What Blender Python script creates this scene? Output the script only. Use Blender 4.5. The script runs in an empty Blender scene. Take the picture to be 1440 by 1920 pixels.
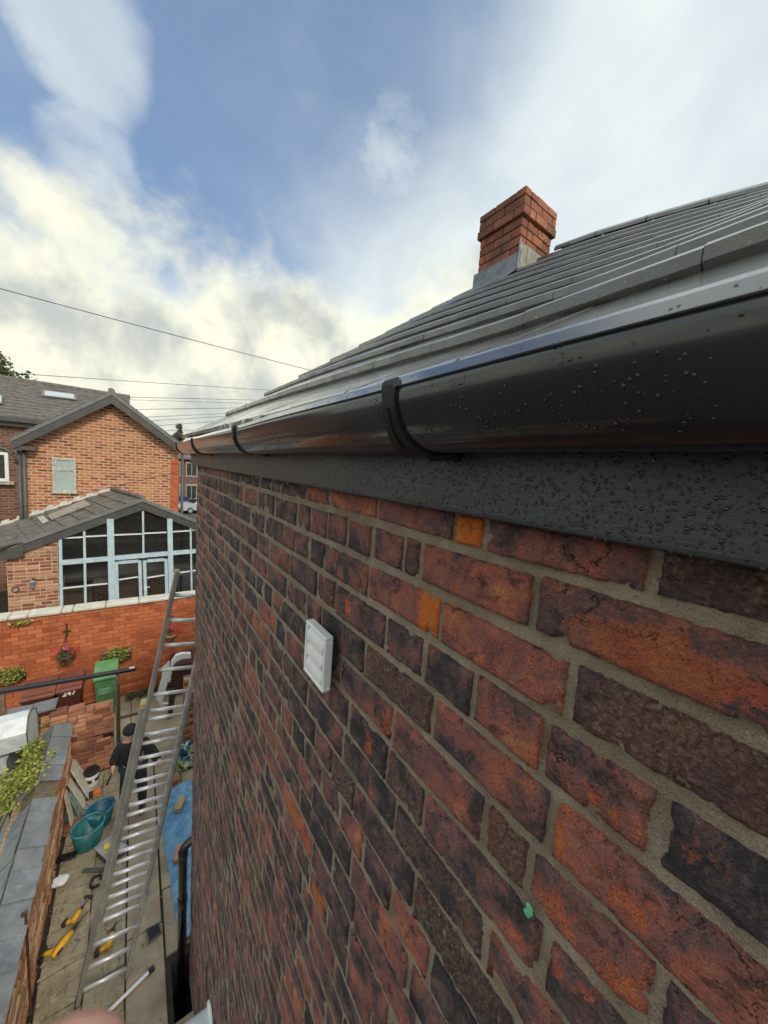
import bpy, math, random
from mathutils import Vector, Matrix, noise as mnoise
random.seed(7)
SC = bpy.context.scene
COL = SC.collection
rad = math.radians
# ------------------------------------------------------------------ camera
H = 5.6                                   # eye height above the yard, metres
FPX = 650.0                               # focal length in pixels of the 1440 x 1920 picture
RX = Vector((0.81312656, -0.00296538, 0.58207937))    # world axes seen in camera axes (right, down, forward)
RY = Vector((-0.57712963, -0.13433724, 0.80552772))
RZ = Vector((0.07580624, -0.99093124, -0.11094458))
CAM = Vector((0, 0, H))
cam = bpy.data.cameras.new('camera')
cam.sensor_fit = 'HORIZONTAL'; cam.sensor_width = 36.0; cam.lens = FPX / 1440 * 36.0
cam.clip_start = 0.01; cam.clip_end = 900
cam.dof.use_dof = True; cam.dof.focus_distance = 1.0; cam.dof.aperture_fstop = 12.0
co = bpy.data.objects.new('camera', cam); COL.objects.link(co)
M = Matrix.Identity(4)
for i, r in enumerate((RX, RY, RZ)):
    M[i][0] = r[0]; M[i][1] = -r[1]; M[i][2] = -r[2]; M[i][3] = CAM[i]
co.matrix_world = M
SC.camera = co
# ------------------------------------------------------------------ sky
SUN_EL, SUN_AZ = 42.0, 174.0              # azimuth clockwise from +y : behind the camera
world = bpy.data.worlds.new('World'); SC.world = world; world.use_nodes = True
nt = world.node_tree; nt.nodes.clear()
def WN(t, **kw):
    n = nt.nodes.new(t)
    for k, v in kw.items(): setattr(n, k, v)
    return n
def wl(a, b): nt.links.new(a, b)
def wmath(op, a, b=None, c=None, clamp=False):
    n = WN('ShaderNodeMath', operation=op, use_clamp=clamp)
    for i, v in enumerate((a, b, c)):
        if v is None: continue
        if isinstance(v, (int, float)): n.inputs[i].default_value = v
        else: wl(v, n.inputs[i])
    return n.outputs[0]
def wnoise(vec, scale, detail, rough, dist=0.0):
    n = WN('ShaderNodeTexNoise'); wl(vec, n.inputs['Vector'])
    n.inputs['Scale'].default_value = scale; n.inputs['Detail'].default_value = detail
    n.inputs['Roughness'].default_value = rough; n.inputs['Distortion'].default_value = dist
    return n.outputs['Fac']
def wsmooth(v, a, b):
    n = WN('ShaderNodeMapRange', interpolation_type='SMOOTHSTEP'); wl(v, n.inputs['Value'])
    n.inputs['From Min'].default_value = a; n.inputs['From Max'].default_value = b
    return n.outputs['Result']
def wmix(f, a, b):
    n = WN('ShaderNodeMix', data_type='RGBA')
    if isinstance(f, (int, float)): n.inputs[0].default_value = f
    else: wl(f, n.inputs[0])
    for i, v in ((6, a), (7, b)):
        if isinstance(v, tuple): n.inputs[i].default_value = v + (1,)
        else: wl(v, n.inputs[i])
    return n.outputs[2]
sky = WN('ShaderNodeTexSky', sky_type='NISHITA', sun_disc=False)
sky.sun_elevation = rad(SUN_EL); sky.sun_rotation = rad(SUN_AZ)
sky.air_density = 1.0; sky.dust_density = 0.6; sky.ozone_density = 2.0
tc = WN('ShaderNodeTexCoord'); G = tc.outputs['Generated']
sep = WN('ShaderNodeSeparateXYZ'); wl(G, sep.inputs[0])
Z = sep.outputs[2]
# broken cloud: a veil with a clear gap, small clouds inside the gap, heaped cumulus low down
def toward(px, py):
    v = Vector(((px - 720) / FPX, (py - 960) / FPX, 1.0)); return Vector((RX.dot(v), RY.dot(v), RZ.dot(v))).normalized()
def cone(px, py, outer, inner):            # 1 inside a cone of sky around a direction, fading to 0
    n = WN('ShaderNodeVectorMath', operation='DOT_PRODUCT'); wl(G, n.inputs[0]); n.inputs[1].default_value = toward(px, py)
    return wsmooth(n.outputs['Value'], math.cos(rad(outer)), math.cos(rad(inner)))
mp = WN('ShaderNodeMapping'); wl(G, mp.inputs[0]); mp.inputs['Rotation'].default_value = (.3, .2, .5); mp.inputs['Scale'].default_value = (1.0, .72, 1.15)
D1 = mp.outputs[0]
soft = wnoise(D1, 2.3, 5, 0.52, 0.25)
wisp = wnoise(D1, 5.2, 6, 0.56, 0.35)
gap = wmath('MAXIMUM', cone(330, 215, 28, 4), cone(560, -20, 28, 4))
gap = wmath('MAXIMUM', gap, cone(110, 170, 24, 4))
gap = wmath('MAXIMUM', gap, cone(0, 330, 19, 4))
small = wmath('MAXIMUM', cone(150, 70, 7.5, .5), wmath('MULTIPLY', cone(740, 300, 8, .5), .7))
small = wmath('MAXIMUM', small, wmath('MULTIPLY', cone(160, 275, 5.5, .5), .75))
fluff = wnoise(G, 7.0, 8, 0.58, 0.35)
tex = wmath('ADD', wmath('MULTIPLY', wmath('SUBTRACT', soft, .5), 1.1), wmath('MULTIPLY', wmath('SUBTRACT', wisp, .5), .8))
cov = wmath('ADD', wmath('SUBTRACT', .90, wmath('MULTIPLY', gap, .78)), wmath('MULTIPLY', tex, wmath('ADD', .30, wmath('MULTIPLY', gap, .22))))
puffs = wsmooth(wmath('ADD', wmath('MULTIPLY', small, .62), wmath('MULTIPLY', wmath('SUBTRACT', fluff, .5), 1.1)), .12, .62)
high = wmath('MAXIMUM', wsmooth(cov, -0.02, 1.0), wmath('MULTIPLY', puffs, .66))
cum_n = wnoise(G, 4.2, 8, 0.56, 0.15)
edge = wmath('ADD', Z, wmath('MULTIPLY', wmath('SUBTRACT', cum_n, 0.5), 0.54))
edge = wmath('ADD', edge, wmath('MULTIPLY', wmath('SUBTRACT', fluff, 0.5), 0.16))
lowband = wsmooth(edge, 0.50, 0.33)
puff = wnoise(G, 6.5, 8, 0.56, 0.2)
rim_ = wsmooth(edge, 0.20, 0.42)
shade = wsmooth(wmath('ADD', wmath('ADD', wmath('MULTIPLY', puff, 0.8), wmath('MULTIPLY', fluff, 0.35)), wmath('MULTIPLY', rim_, .10)), 0.46, 0.72)
lowcol = wmix(shade, (3.9, 4.15, 3.95), (6.9, 6.85, 5.6))
hicol = wmix(wsmooth(wmath('ADD', wmath('MULTIPLY', soft, .6), wmath('MULTIPLY', wisp, .4)), 0.35, 0.66), (4.7, 5.3, 5.65), (5.95, 6.35, 6.25))
blue = wmix(0.40, sky.outputs[0], (2.1, 3.1, 4.7))
c1 = wmix(high, blue, hicol)
c2 = wmix(lowband, c1, lowcol)
bg = WN('ShaderNodeBackground'); bg.inputs['Strength'].default_value = 0.1
wl(c2, bg.inputs['Color'])
wo = WN('ShaderNodeOutputWorld'); wl(bg.outputs[0], wo.inputs['Surface'])
# ------------------------------------------------------------------ sun
sl = bpy.data.lights.new('sun', 'SUN'); sl.energy = 1.5; sl.angle = rad(12); sl.color = (1.0, 0.94, 0.84)
so = bpy.data.objects.new('sun', sl); COL.objects.link(so)
sd = Vector((math.sin(rad(SUN_AZ)) * math.cos(rad(SUN_EL)), math.cos(rad(SUN_AZ)) * math.cos(rad(SUN_EL)), math.sin(rad(SUN_EL))))
so.rotation_euler = sd.to_track_quat('Z', 'Y').to_euler()
vs = SC.view_settings
vs.view_transform = 'Standard'; vs.look = 'None'; vs.gamma = 1.0; vs.exposure = 0.60; vs.use_curve_mapping = False
SC.cycles.max_bounces = 7; SC.cycles.transparent_max_bounces = 12
SC.cycles.sample_clamp_indirect = 6.0
SC.cycles.use_adaptive_sampling = True; SC.cycles.adaptive_threshold = 0.02
SC.cycles.use_denoising = True
# ------------------------------------------------------------------ helpers
def ray(px, py):
    v = Vector(((px - 720) / FPX, (py - 960) / FPX, 1.0))
    return Vector((RX.dot(v), RY.dot(v), RZ.dot(v)))
def onX(px, py, x): r = ray(px, py); return CAM + r * (x / r.x)
def onY(px, py, y): r = ray(px, py); return CAM + r * (y / r.y)
def onZ(px, py, z): r = ray(px, py); return CAM + r * ((z - H) / r.z)
def rnd(a, b): return random.uniform(a, b)

class MB:
    def __init__(s): s.v = []; s.f = []; s.a = {}
    def add(s, vs_, fs, **att):
        o = len(s.v); s.v += [tuple(p) for p in vs_]; s.f += [tuple(i + o for i in f) for f in fs]
        for k, val in att.items():
            L = s.a.setdefault(k, []); L += [0.0] * (o - len(L))
            L += list(val) if isinstance(val, (list, tuple)) else [val] * len(vs_)
        return s
    def box(s, lo, hi, M=None, bev=0.0, **att):
        x0, y0, z0 = lo; x1, y1, z1 = hi
        if bev > 0:
            b = min(bev, (x1-x0)*.45, (y1-y0)*.45, (z1-z0)*.45)
            P = []
            for (X, sx) in ((x0, 1), (x1, -1)):
                for (Y, sy) in ((y0, 1), (y1, -1)):
                    for (Zz, sz) in ((z0, 1), (z1, -1)):
                        P += [Vector((X, Y+sy*b, Zz+sz*b)), Vector((X+sx*b, Y, Zz+sz*b)), Vector((X+sx*b, Y+sy*b, Zz))]
            def I(i, j, k, a): return ((i*2+j)*2+k)*3+a
            F = []
            for i in (0, 1):
                q = [I(i,0,0,0), I(i,1,0,0), I(i,1,1,0), I(i,0,1,0)]; F.append(q if i else q[::-1])
                q = [I(0,i,0,1), I(1,i,0,1), I(1,i,1,1), I(0,i,1,1)]; F.append(q[::-1] if i else q)
                q = [I(0,0,i,2), I(1,0,i,2), I(1,1,i,2), I(0,1,i,2)]; F.append(q if i else q[::-1])
            for i in (0, 1):
                for j in (0, 1):
                    q = [I(i,j,0,0), I(i,j,1,0), I(i,j,1,1), I(i,j,0,1)]; F.append(q if (i ^ j) == 0 else q[::-1])
                    q = [I(i,0,j,0), I(i,1,j,0), I(i,1,j,2), I(i,0,j,2)]; F.append(q[::-1] if (i ^ j) == 0 else q)
                    q = [I(0,i,j,1), I(1,i,j,1), I(1,i,j,2), I(0,i,j,2)]; F.append(q if (i ^ j) == 0 else q[::-1])
            for i in (0, 1):
                for j in (0, 1):
                    for k in (0, 1):
                        q = [I(i,j,k,0), I(i,j,k,1), I(i,j,k,2)]; F.append(q[::-1] if (i ^ j ^ k) else q)
        else:
            P = [Vector((x, y, z)) for x in (x0, x1) for y in (y0, y1) for z in (z0, z1)]
            F = [(0,1,3,2), (4,6,7,5), (0,4,5,1), (2,3,7,6), (0,2,6,4), (1,5,7,3)]
        if M is not None: P = [M @ p for p in P]
        return s.add(P, F, **att)
    def beam(s, a, b, w, h, up=(0, 0, 1), **att):
        a = Vector(a); b = Vector(b); d = (b - a); L = d.length; d.normalize()
        u = Vector(up); r = d.cross(u)
        if r.length < 1e-5: r = d.cross(Vector((1, 0, 0)))
        r.normalize(); u = r.cross(d)
        Mx = Matrix((( d.x, r.x, u.x, a.x), (d.y, r.y, u.y, a.y), (d.z, r.z, u.z, a.z), (0, 0, 0, 1)))
        return s.box((0, -w/2, -h/2), (L, w/2, h/2), M=Mx, **att)
    def tube(s, pts, r, n=8, cap=True, **att):
        pts = [Vector(p) for p in pts]; R = r if isinstance(r, (list, tuple)) else [r] * len(pts)
        V = []; F = []; prev = None
        for i, p in enumerate(pts):
            t = (pts[min(i+1, len(pts)-1)] - pts[max(i-1, 0)]).normalized()
            if prev is None:
                u = t.cross(Vector((0, 0, 1)));
                if u.length < 1e-3: u = t.cross(Vector((1, 0, 0)))
            else: u = prev - t * prev.dot(t)
            u.normalize(); prev = u; w = t.cross(u)
            for k in range(n):
                a = 2 * math.pi * k / n
                V.append(p + (u * math.cos(a) + w * math.sin(a)) * R[i])
        for i in range(len(pts) - 1):
            for k in range(n):
                k2 = (k + 1) % n
                F.append((i*n+k, i*n+k2, (i+1)*n+k2, (i+1)*n+k))
        if cap:
            F.append(tuple(range(n))[::-1]); F.append(tuple((len(pts)-1)*n+k for k in range(n)))
        return s.add(V, F, **att)
    def lathe(s, prof, n=24, M=None, sx=1.0, sy=1.0, **att):
        V = []; F = []
        for (r, z) in prof:
            for k in range(n):
                a = 2 * math.pi * k / n; p = Vector((r*math.cos(a)*sx, r*math.sin(a)*sy, z)); V.append(M @ p if M is not None else p)
        for i in range(len(prof) - 1):
            for k in range(n):
                k2 = (k+1) % n; F.append((i*n+k, i*n+k2, (i+1)*n+k2, (i+1)*n+k))
        if prof[0][0] > 1e-6: F.append(tuple(range(n))[::-1])
        if prof[-1][0] > 1e-6: F.append(tuple((len(prof)-1)*n+k for k in range(n)))
        return s.add(V, F, **att)
    def prism(s, poly, off, **att):           # poly of 3D points, extruded by the vector off
        P = [Vector(p) for p in poly]; o = Vector(off); n = len(P)
        F = [tuple(range(n)), tuple(range(2*n-1, n-1, -1))] + [(i, n+i, n+(i+1) % n, (i+1) % n) for i in range(n)]
        return s.add(P + [p + o for p in P], F, **att)
    def leaves(s, c, r, n, size, seed=0, flat=0.3, shell=0.0, **att):
        rg = random.Random(seed); c = Vector(c)
        for _ in range(n):
            while True:
                q = Vector((rg.uniform(-1, 1), rg.uniform(-1, 1), rg.uniform(-1, 1)))
                if shell <= q.length <= 1: break
            p = c + Vector((q.x*r[0], q.y*r[1], q.z*r[2]))
            s.leaf(p, size * rg.uniform(.6, 1.3), rg)
        return s
    def leaf(s, p, L, rg):
        a = Vector((rg.gauss(0, 1), rg.gauss(0, 1), rg.gauss(0, .6))).normalized()
        b = a.cross(Vector((rg.gauss(0, 1), rg.gauss(0, 1), rg.gauss(0, 1)))).normalized()
        t = a.cross(b)
        s.add([p - a*L*.5, p + b*L*.28 + t*L*.06, p + a*L*.5, p - b*L*.28 + t*L*.06], [(0, 1, 2, 3)], tone=rg.random())
    def build(s, name, mat, parent=None, smooth=False, kind=None):
        me = bpy.data.meshes.new(name); me.from_pydata(s.v, [], s.f); me.update()
        for k, L in s.a.items():
            L = L + [0.0] * (len(s.v) - len(L))
            at = me.attributes.new(k, 'FLOAT', 'POINT'); at.data.foreach_set('value', L)
        if smooth: me.polygons.foreach_set('use_smooth', [True] * len(me.polygons))
        if mat: me.materials.append(mat)
        o = bpy.data.objects.new(name, me); COL.objects.link(o)
        if parent is not None:
            o.parent = parent; o.matrix_parent_inverse = parent.matrix_world.inverted()
        if kind: o['kind'] = kind
        return o
def tag(o, label, cat, group=None):
    o['label'] = label; o['category'] = cat
    if group: o['group'] = group
    return o
def thing(name, label, cat, loc=(0, 0, 0), group=None):
    o = bpy.data.objects.new(name, None); COL.objects.link(o); o.location = loc
    o.empty_display_size = 0.1
    o.matrix_world = Matrix.Translation(Vector(loc))
    return tag(o, label, cat, group)
def struct(o): o['kind'] = 'structure'; return o
def place(me_obj, name, parent, M):           # a further piece that shares mesh data
    o = bpy.data.objects.new(name, me_obj.data); COL.objects.link(o)
    o.parent = parent; o.matrix_parent_inverse = parent.matrix_world.inverted(); o.matrix_world = M
    return o
# ------------------------------------------------------------------ materials
class NT:
    def __init__(s, name):
        s.m = bpy.data.materials.new(name); s.m.use_nodes = True; s.t = s.m.node_tree
        s.b = s.t.nodes['Principled BSDF']
    def n(s, t, **kw):
        n = s.t.nodes.new(t)
        for k, v in kw.items(): setattr(n, k, v)
        return n
    def l(s, a, b): s.t.links.new(a, b)
    def coord(s, which='Object'): return s.n('ShaderNodeTexCoord').outputs[which]
    def pos(s): return s.n('ShaderNodeNewGeometry').outputs['Position']
    def mapv(s, v, scale=(1, 1, 1), rot=(0, 0, 0)):
        n = s.n('ShaderNodeMapping'); s.l(v, n.inputs[0]); n.inputs['Scale'].default_value = scale; n.inputs['Rotation'].default_value = rot
        return n.outputs[0]
    def noise(s, v, scale, detail=4, rough=.55, dist=0.0, col=False):
        n = s.n('ShaderNodeTexNoise'); s.l(v, n.inputs['Vector'])
        n.inputs['Scale'].default_value = scale; n.inputs['Detail'].default_value = detail
        n.inputs['Roughness'].default_value = rough; n.inputs['Distortion'].default_value = dist
        return n.outputs['Color' if col else 'Fac']
    def voro(s, v, scale, feature='F1', out='Distance'):
        n = s.n('ShaderNodeTexVoronoi', feature=feature); s.l(v, n.inputs['Vector']); n.inputs['Scale'].default_value = scale
        return n.outputs[out]
    def math(s, op, a, b=None, c=None, clamp=False):
        n = s.n('ShaderNodeMath', operation=op, use_clamp=clamp)
        for i, v in enumerate((a, b, c)):
            if v is None: continue
            if isinstance(v, (int, float)): n.inputs[i].default_value = v
            else: s.l(v, n.inputs[i])
        return n.outputs[0]
    def smooth(s, v, a, b):
        n = s.n('ShaderNodeMapRange', interpolation_type='SMOOTHSTEP'); s.l(v, n.inputs['Value'])
        n.inputs['From Min'].default_value = a; n.inputs['From Max'].default_value = b
        return n.outputs['Result']
    def mix(s, f, a, b, mode='MIX'):
        n = s.n('ShaderNodeMix', data_type='RGBA', blend_type=mode)
        if isinstance(f, (int, float)): n.inputs[0].default_value = f
        else: s.l(f, n.inputs[0])
        for i, v in ((6, a), (7, b)):
            if isinstance(v, tuple): n.inputs[i].default_value = v + (1,)
            else: s.l(v, n.inputs[i])
        return n.outputs[2]
    def ramp(s, f, stops):
        n = s.n('ShaderNodeValToRGB'); s.l(f, n.inputs[0]); e = n.color_ramp.elements
        while len(e) < len(stops): e.new(0.5)
        for q, (p, c) in zip(e, stops): q.position = p; q.color = c + (1,)
        return n.outputs[0]
    def attr(s, name):
        n = s.n('ShaderNodeAttribute', attribute_name=name); return n.outputs['Fac']
    def orand(s): return s.n('ShaderNodeObjectInfo').outputs['Random']
    def bump(s, h, strength=.5, dist=.01, prev=None):
        n = s.n('ShaderNodeBump'); s.l(h, n.inputs['Height']); n.inputs['Strength'].default_value = strength; n.inputs['Distance'].default_value = dist
        if prev is not None: s.l(prev, n.inputs['Normal'])
        return n.outputs[0]
    def out(s, col=None, rough=None, normal=None, metal=None, spec=None, **kw):
        for key, v in (('Base Color', col), ('Roughness', rough), ('Normal', normal), ('Metallic', metal), ('Specular IOR Level', spec)):
            if v is None: continue
            if isinstance(v, tuple): s.b.inputs[key].default_value = v + (1,)
            elif isinstance(v, (int, float)): s.b.inputs[key].default_value = v
            else: s.l(v, s.b.inputs[key])
        for k, v in kw.items(): s.b.inputs[k.replace('_', ' ')].default_value = v
        return s.m
def simple(name, c, rough=.6, metal=0.0, var=.18, scale=9.0, bump=.15, dist=.004, c2=None, spec=.5):
    t = NT(name); p = t.pos(); a = t.noise(p, scale, 5, .6)
    dark = tuple(x * (1 - var * 1.6) for x in c) if c2 is None else c2
    lite = tuple(min(1, x * (1 + var)) for x in c)
    col = t.mix(t.smooth(a, .3, .7), dark, lite)
    col = t.mix(t.math('MULTIPLY', t.orand(), var), col, tuple(x * .6 for x in c))
    r = t.math('ADD', t.math('MULTIPLY', t.noise(p, scale * 3, 3), .25), rough - .125)
    nb = t.bump(t.noise(p, scale * 6, 4, .6), bump, dist) if bump else None
    return t.out(col, r, nb, metal, spec)
# ================================================================== the near house
D = 0.46                                   # wall plane x = D, facing -x
YEND = 3.59                                # far corner of the wall
def m_brick():
    t = NT('old_brick'); p = t.pos(); tone = t.attr('tone'); patch = t.attr('patch'); sd_ = t.attr('seed'); burnt = t.attr('burnt')
    off = t.n('ShaderNodeCombineXYZ'); t.l(t.math('MULTIPLY', sd_, 37.0), off.inputs[1]); t.l(t.math('MULTIPLY', sd_, 91.0), off.inputs[2])
    va = t.n('ShaderNodeVectorMath', operation='ADD'); t.l(p, va.inputs[0]); t.l(off.outputs[0], va.inputs[1]); q = va.outputs[0]
    c0 = lambda v: t.math('SUBTRACT', v, .5)
    big = t.noise(q, 11, 3, .55, .7); mid = t.noise(q, 38, 5, .68, .9); fine = t.noise(q, 150, 4, .7, .4); grain = t.noise(q, 480, 2, .7)
    tt = t.math('ADD', tone, t.math('MULTIPLY', c0(big), 1.7)); tt = t.math('ADD', tt, t.math('MULTIPLY', c0(mid), 1.0)); tt = t.math('ADD', tt, t.math('MULTIPLY', c0(fine), .55))
    col = t.ramp(tt, [(0.0, (.040, .037, .045)), (.16, (.085, .062, .070)), (.34, (.185, .095, .093)), (.52, (.315, .113, .095)), (.74, (.45, .145, .088)), (1.0, (.60, .24, .10))])
    # kiln burnt skin and mauve weathering
    soot = t.smooth(t.math('ADD', t.math('MULTIPLY', t.noise(q, 14, 4, .6, 1.1), .6), t.math('MULTIPLY', mid, .5)), .565, .68)
    col = t.mix(t.math('MULTIPLY', soot, .85), col, (.034, .033, .040))
    wth = t.smooth(t.noise(q, 24, 5, .7, .6), .50, .70)
    col = t.mix(t.math('MULTIPLY', wth, .34), col, (.34, .225, .19))
    # spalled faces showing the orange body
    sp = t.math('ADD', patch, t.math('MULTIPLY', c0(mid), 1.9)); sp = t.math('ADD', sp, t.math('MULTIPLY', c0(fine), 1.1)); sp = t.smooth(sp, .46, .80)
    ocol = t.mix(t.smooth(big, .36, .64), (.43, .105, .055), (.57, .16, .062)); ocol = t.mix(t.math('MULTIPLY', t.smooth(fine, .50, .66), .6), ocol, (.20, .055, .035))
    ocol = t.mix(t.smooth(patch, .9, 1.5), ocol, (.68, .165, .035))
    col = t.mix(sp, col, ocol)
    # flecks of bare clay, lime and pits
    fl = t.math('MULTIPLY', t.smooth(fine, .58, .68), t.smooth(mid, .50, .60)); col = t.mix(t.math('MULTIPLY', fl, .55), col, (.40, .13, .07))
    lime = t.math('MULTIPLY', t.smooth(t.noise(q, 95, 4, .75), .63, .72), t.smooth(big, .46, .58)); col = t.mix(t.math('MULTIPLY', lime, .5), col, (.42, .36, .31))
    vd = t.voro(q, 210); pit = t.math('MULTIPLY', t.math('SUBTRACT', 1.0, t.smooth(vd, .10, .30)), t.smooth(mid, .46, .58)); col = t.mix(t.math('MULTIPLY', pit, .7), col, (.02, .015, .015))
    col = t.mix(.5, col, t.mix(t.smooth(grain, .30, .70), (.34, .34, .34), (.96, .94, .92)), 'OVERLAY')
    # hairline cracks
    nc = t.n('ShaderNodeVectorMath', operation='SCALE'); t.l(t.noise(q, 40, 4, .65, 0, True), nc.inputs[0]); nc.inputs['Scale'].default_value = .05
    wv = t.n('ShaderNodeVectorMath', operation='ADD'); t.l(q, wv.inputs[0]); t.l(nc.outputs[0], wv.inputs[1])
    ck = t.voro(wv.outputs[0], 15, 'DISTANCE_TO_EDGE'); crack = t.math('MULTIPLY', t.math('SUBTRACT', 1.0, t.smooth(ck, .002, .016)), t.smooth(t.noise(q, 10, 2), .56, .66)); col = t.mix(t.math('MULTIPLY', crack, .9), col, (.010, .008, .008))
    # clinker: vitrified, blistered bricks
    bl_ = t.noise(q, 150, 5, .78, .5); ccol = t.ramp(bl_, [(.30, (.018, .015, .018)), (.44, (.14, .085, .078)), (.55, (.27, .18, .15)), (.68, (.50, .42, .33))])
    bm = t.math('MULTIPLY', burnt, t.smooth(t.math('ADD', big, t.math('MULTIPLY', c0(mid), .6)), .38, .52)); col = t.mix(bm, col, ccol)
    h = t.math('ADD', t.math('MULTIPLY', fine, .75), t.math('MULTIPLY', mid, .95)); h = t.math('ADD', h, t.math('MULTIPLY', grain, .30))
    h = t.math('SUBTRACT', h, t.math('ADD', t.math('MULTIPLY', pit, .5), t.math('MULTIPLY', crack, 1.1))); h = t.math('SUBTRACT', h, t.math('MULTIPLY', sp, .35)); h = t.math('ADD', h, t.math('MULTIPLY', t.math('MULTIPLY', bm, bl_), 1.6))
    r = t.math('ADD', t.math('MULTIPLY', fine, .4), .44)
    return t.out(col, r, t.bump(h, 1.0, .0085), spec=.35)
def m_mortar():
    t = NT('lime_mortar'); p = t.pos(); a = t.noise(p, 14, 4); b = t.noise(p, 160, 4, .7); g = t.noise(p, 520, 2)
    col = t.mix(t.smooth(a, .3, .7), (.255, .203, .148), (.37, .308, .235))
    col = t.mix(t.math('MULTIPLY', t.smooth(b, .55, .75), .5), col, (.10, .08, .056))
    col = t.mix(t.math('MULTIPLY', t.smooth(t.noise(p, 46, 4, .7, .5), .62, .70), .5), col, (.50, .44, .35))
    col = t.mix(t.math('MULTIPLY', t.smooth(t.noise(p, 5, 3), .56, .7), .4), col, (.17, .145, .088))
    col = t.mix(.35, col, t.mix(t.smooth(g, .3, .7), (.3, .3, .3), (.9, .9, .88)), 'OVERLAY')
    h = t.math('ADD', t.math('MULTIPLY', b, .8), t.math('MULTIPLY', g, .45))
    h = t.math('ADD', h, t.math('MULTIPLY', t.noise(t.mapv(p, (1, 8, 60)), 6, 3), .3))
    return t.out(col, .93, t.bump(h, 1.0, .006), spec=.2)
MBRICK, MMORT = m_brick(), m_mortar()
house = thing('brick_house', 'near house with dark old brick side wall under a wet grey tiled roof', 'house', (D, 1.4, 0))
ZT = H - 0.062                              # top of the brickwork, under the fascia
PITCH = 0.0968; BED0 = H - 0.1175           # centre line of the first bed joint
# joints read off the photograph (distance along the wall), row by row from the fascia down
ROWS = {0: [-.112, 0.126, 0.351, 0.416, 0.661], 1: [0.005, 0.255, 0.497, 0.552], 2: [-.055, 0.192, 0.429], 3: [0.086, 0.215, 0.339, 0.463, 0.592],
        4: [-0.05, 0.191, 0.426], 5: [0.06, 0.212, 0.291, 0.541], 6: [-0.07, 0.176, 0.424], 7: [0.02, 0.265, 0.507], 8: [-0.06, 0.18, 0.43],
        9: [0.0, 0.245, 0.371, 0.495]}
# spalled orange areas: (row, y, z offset from row centre, radius y, radius z, strength)
PATCH = [(0, .383, 0, .05, .10, 2.3), (2, .455, 0, .024, .09, 2.4), (1, .11, -.008, .075, .030, 1.15), (1, .16, .012, .03, .02, .8), (3, .15, -.018, .055, .018, .7),
         (4, .175, .0, .013, .05, 1.0), (5, .165, -.01, .045, .03, .8), (5, .085, -.012, .03, .03, .95), (4, .10, -.012, .03, .022, .85), (4, .13, .002, .02, .016, .6),
         (6, .205, -.01, .03, .03, .7), (3, .055, .0, .03, .02, .6), (3, .45, .03, .03, .014, .9), (4, .245, .03, .04, .012, .8), (3, .235, -.02, .015, .015, .8),
         (5, .55, .0, .03, .03, .9), (5, .575, -.02, .03, .03, .7), (6, .16, .02, .02, .02, .8), (4, .05, .01, .03, .02, .4), (7, .21, -.02, .04, .02, .6), (6, .12, .03, .03, .012, .8),
         (1, .62, .0, .02, .02, .3), (3, .76, .0, .018, .04, 1.0), (4, .66, .0, .02, .03, .9), (2, .72, .03, .03, .014, .5), (6, .62, 0, .02, .04, .9), (8, .40, .0, .012, .04, .8),
         (9, .33, 0, .05, .02, .5), (12, .95, 0, .3, .045, 1.0), (13, .83, 0, .09, .045, 1.0)]
TONES = {(0, 0): .36, (0, 1): .50, (0, 2): .75, (0, 3): .44, (1, 0): .44, (1, 1): .50, (1, 2): .42, (2, 0): .44, (2, 1): .52, (3, 0): .46, (3, 1): .56, (3, 2): .26, (3, 3): .24,
         (4, 0): .46, (4, 1): .38, (5, 0): .38, (5, 1): .58, (5, 2): .42, (5, 3): .36, (6, 0): .40, (6, 1): .36, (7, 0): .46, (7, 1): .26}
BURNT = {(2, -.055): .8, (1, .005): .25, (4, .426): .8, (5, .212): .8, (5, .291): 0.0, (6, .424): .7, (0, .126): 0.0, (7, .265): .6}
brng = random.Random(21)
BR = []                                     # (row, y0, y1, z0, z1, tone)
NROW = int((ZT - 0.05) / PITCH) + 1
for r in range(NROW):
    zt = BED0 - (r - 1) * PITCH; zb = zt - PITCH
    zt = min(zt, ZT + .012)
    js = list(ROWS.get(r, []))
    if not js: js = [-.10 + brng.uniform(0, .12)]
    y = js[0]
    while y > -1.6: y -= .245 if brng.random() > .15 else .122; js.insert(0, y)
    y = js[-1]
    headers = (r % 4 == 1)
    while y < YEND:
        u = brng.random()
        L = .122 if (headers and u < .8) or u < .16 else (.18 if u < .24 else .243)
        y += L + brng.uniform(-.006, .006)
        if YEND - y < .07: y = YEND
        js.append(y)
    js[-1] = YEND + .004
    for i in range(len(js) - 1):
        k = js.index(ROWS[r][0]) if r in ROWS else -99
        tone = TONES.get((r, i - k)) if r in ROWS else None
        if tone is None: tone = max(.04, min(.72, brng.gauss(.27 if js[i] > .75 else .36, .14)))
        BR.append((r, js[i], js[i+1], zb, zt, tone))
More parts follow.
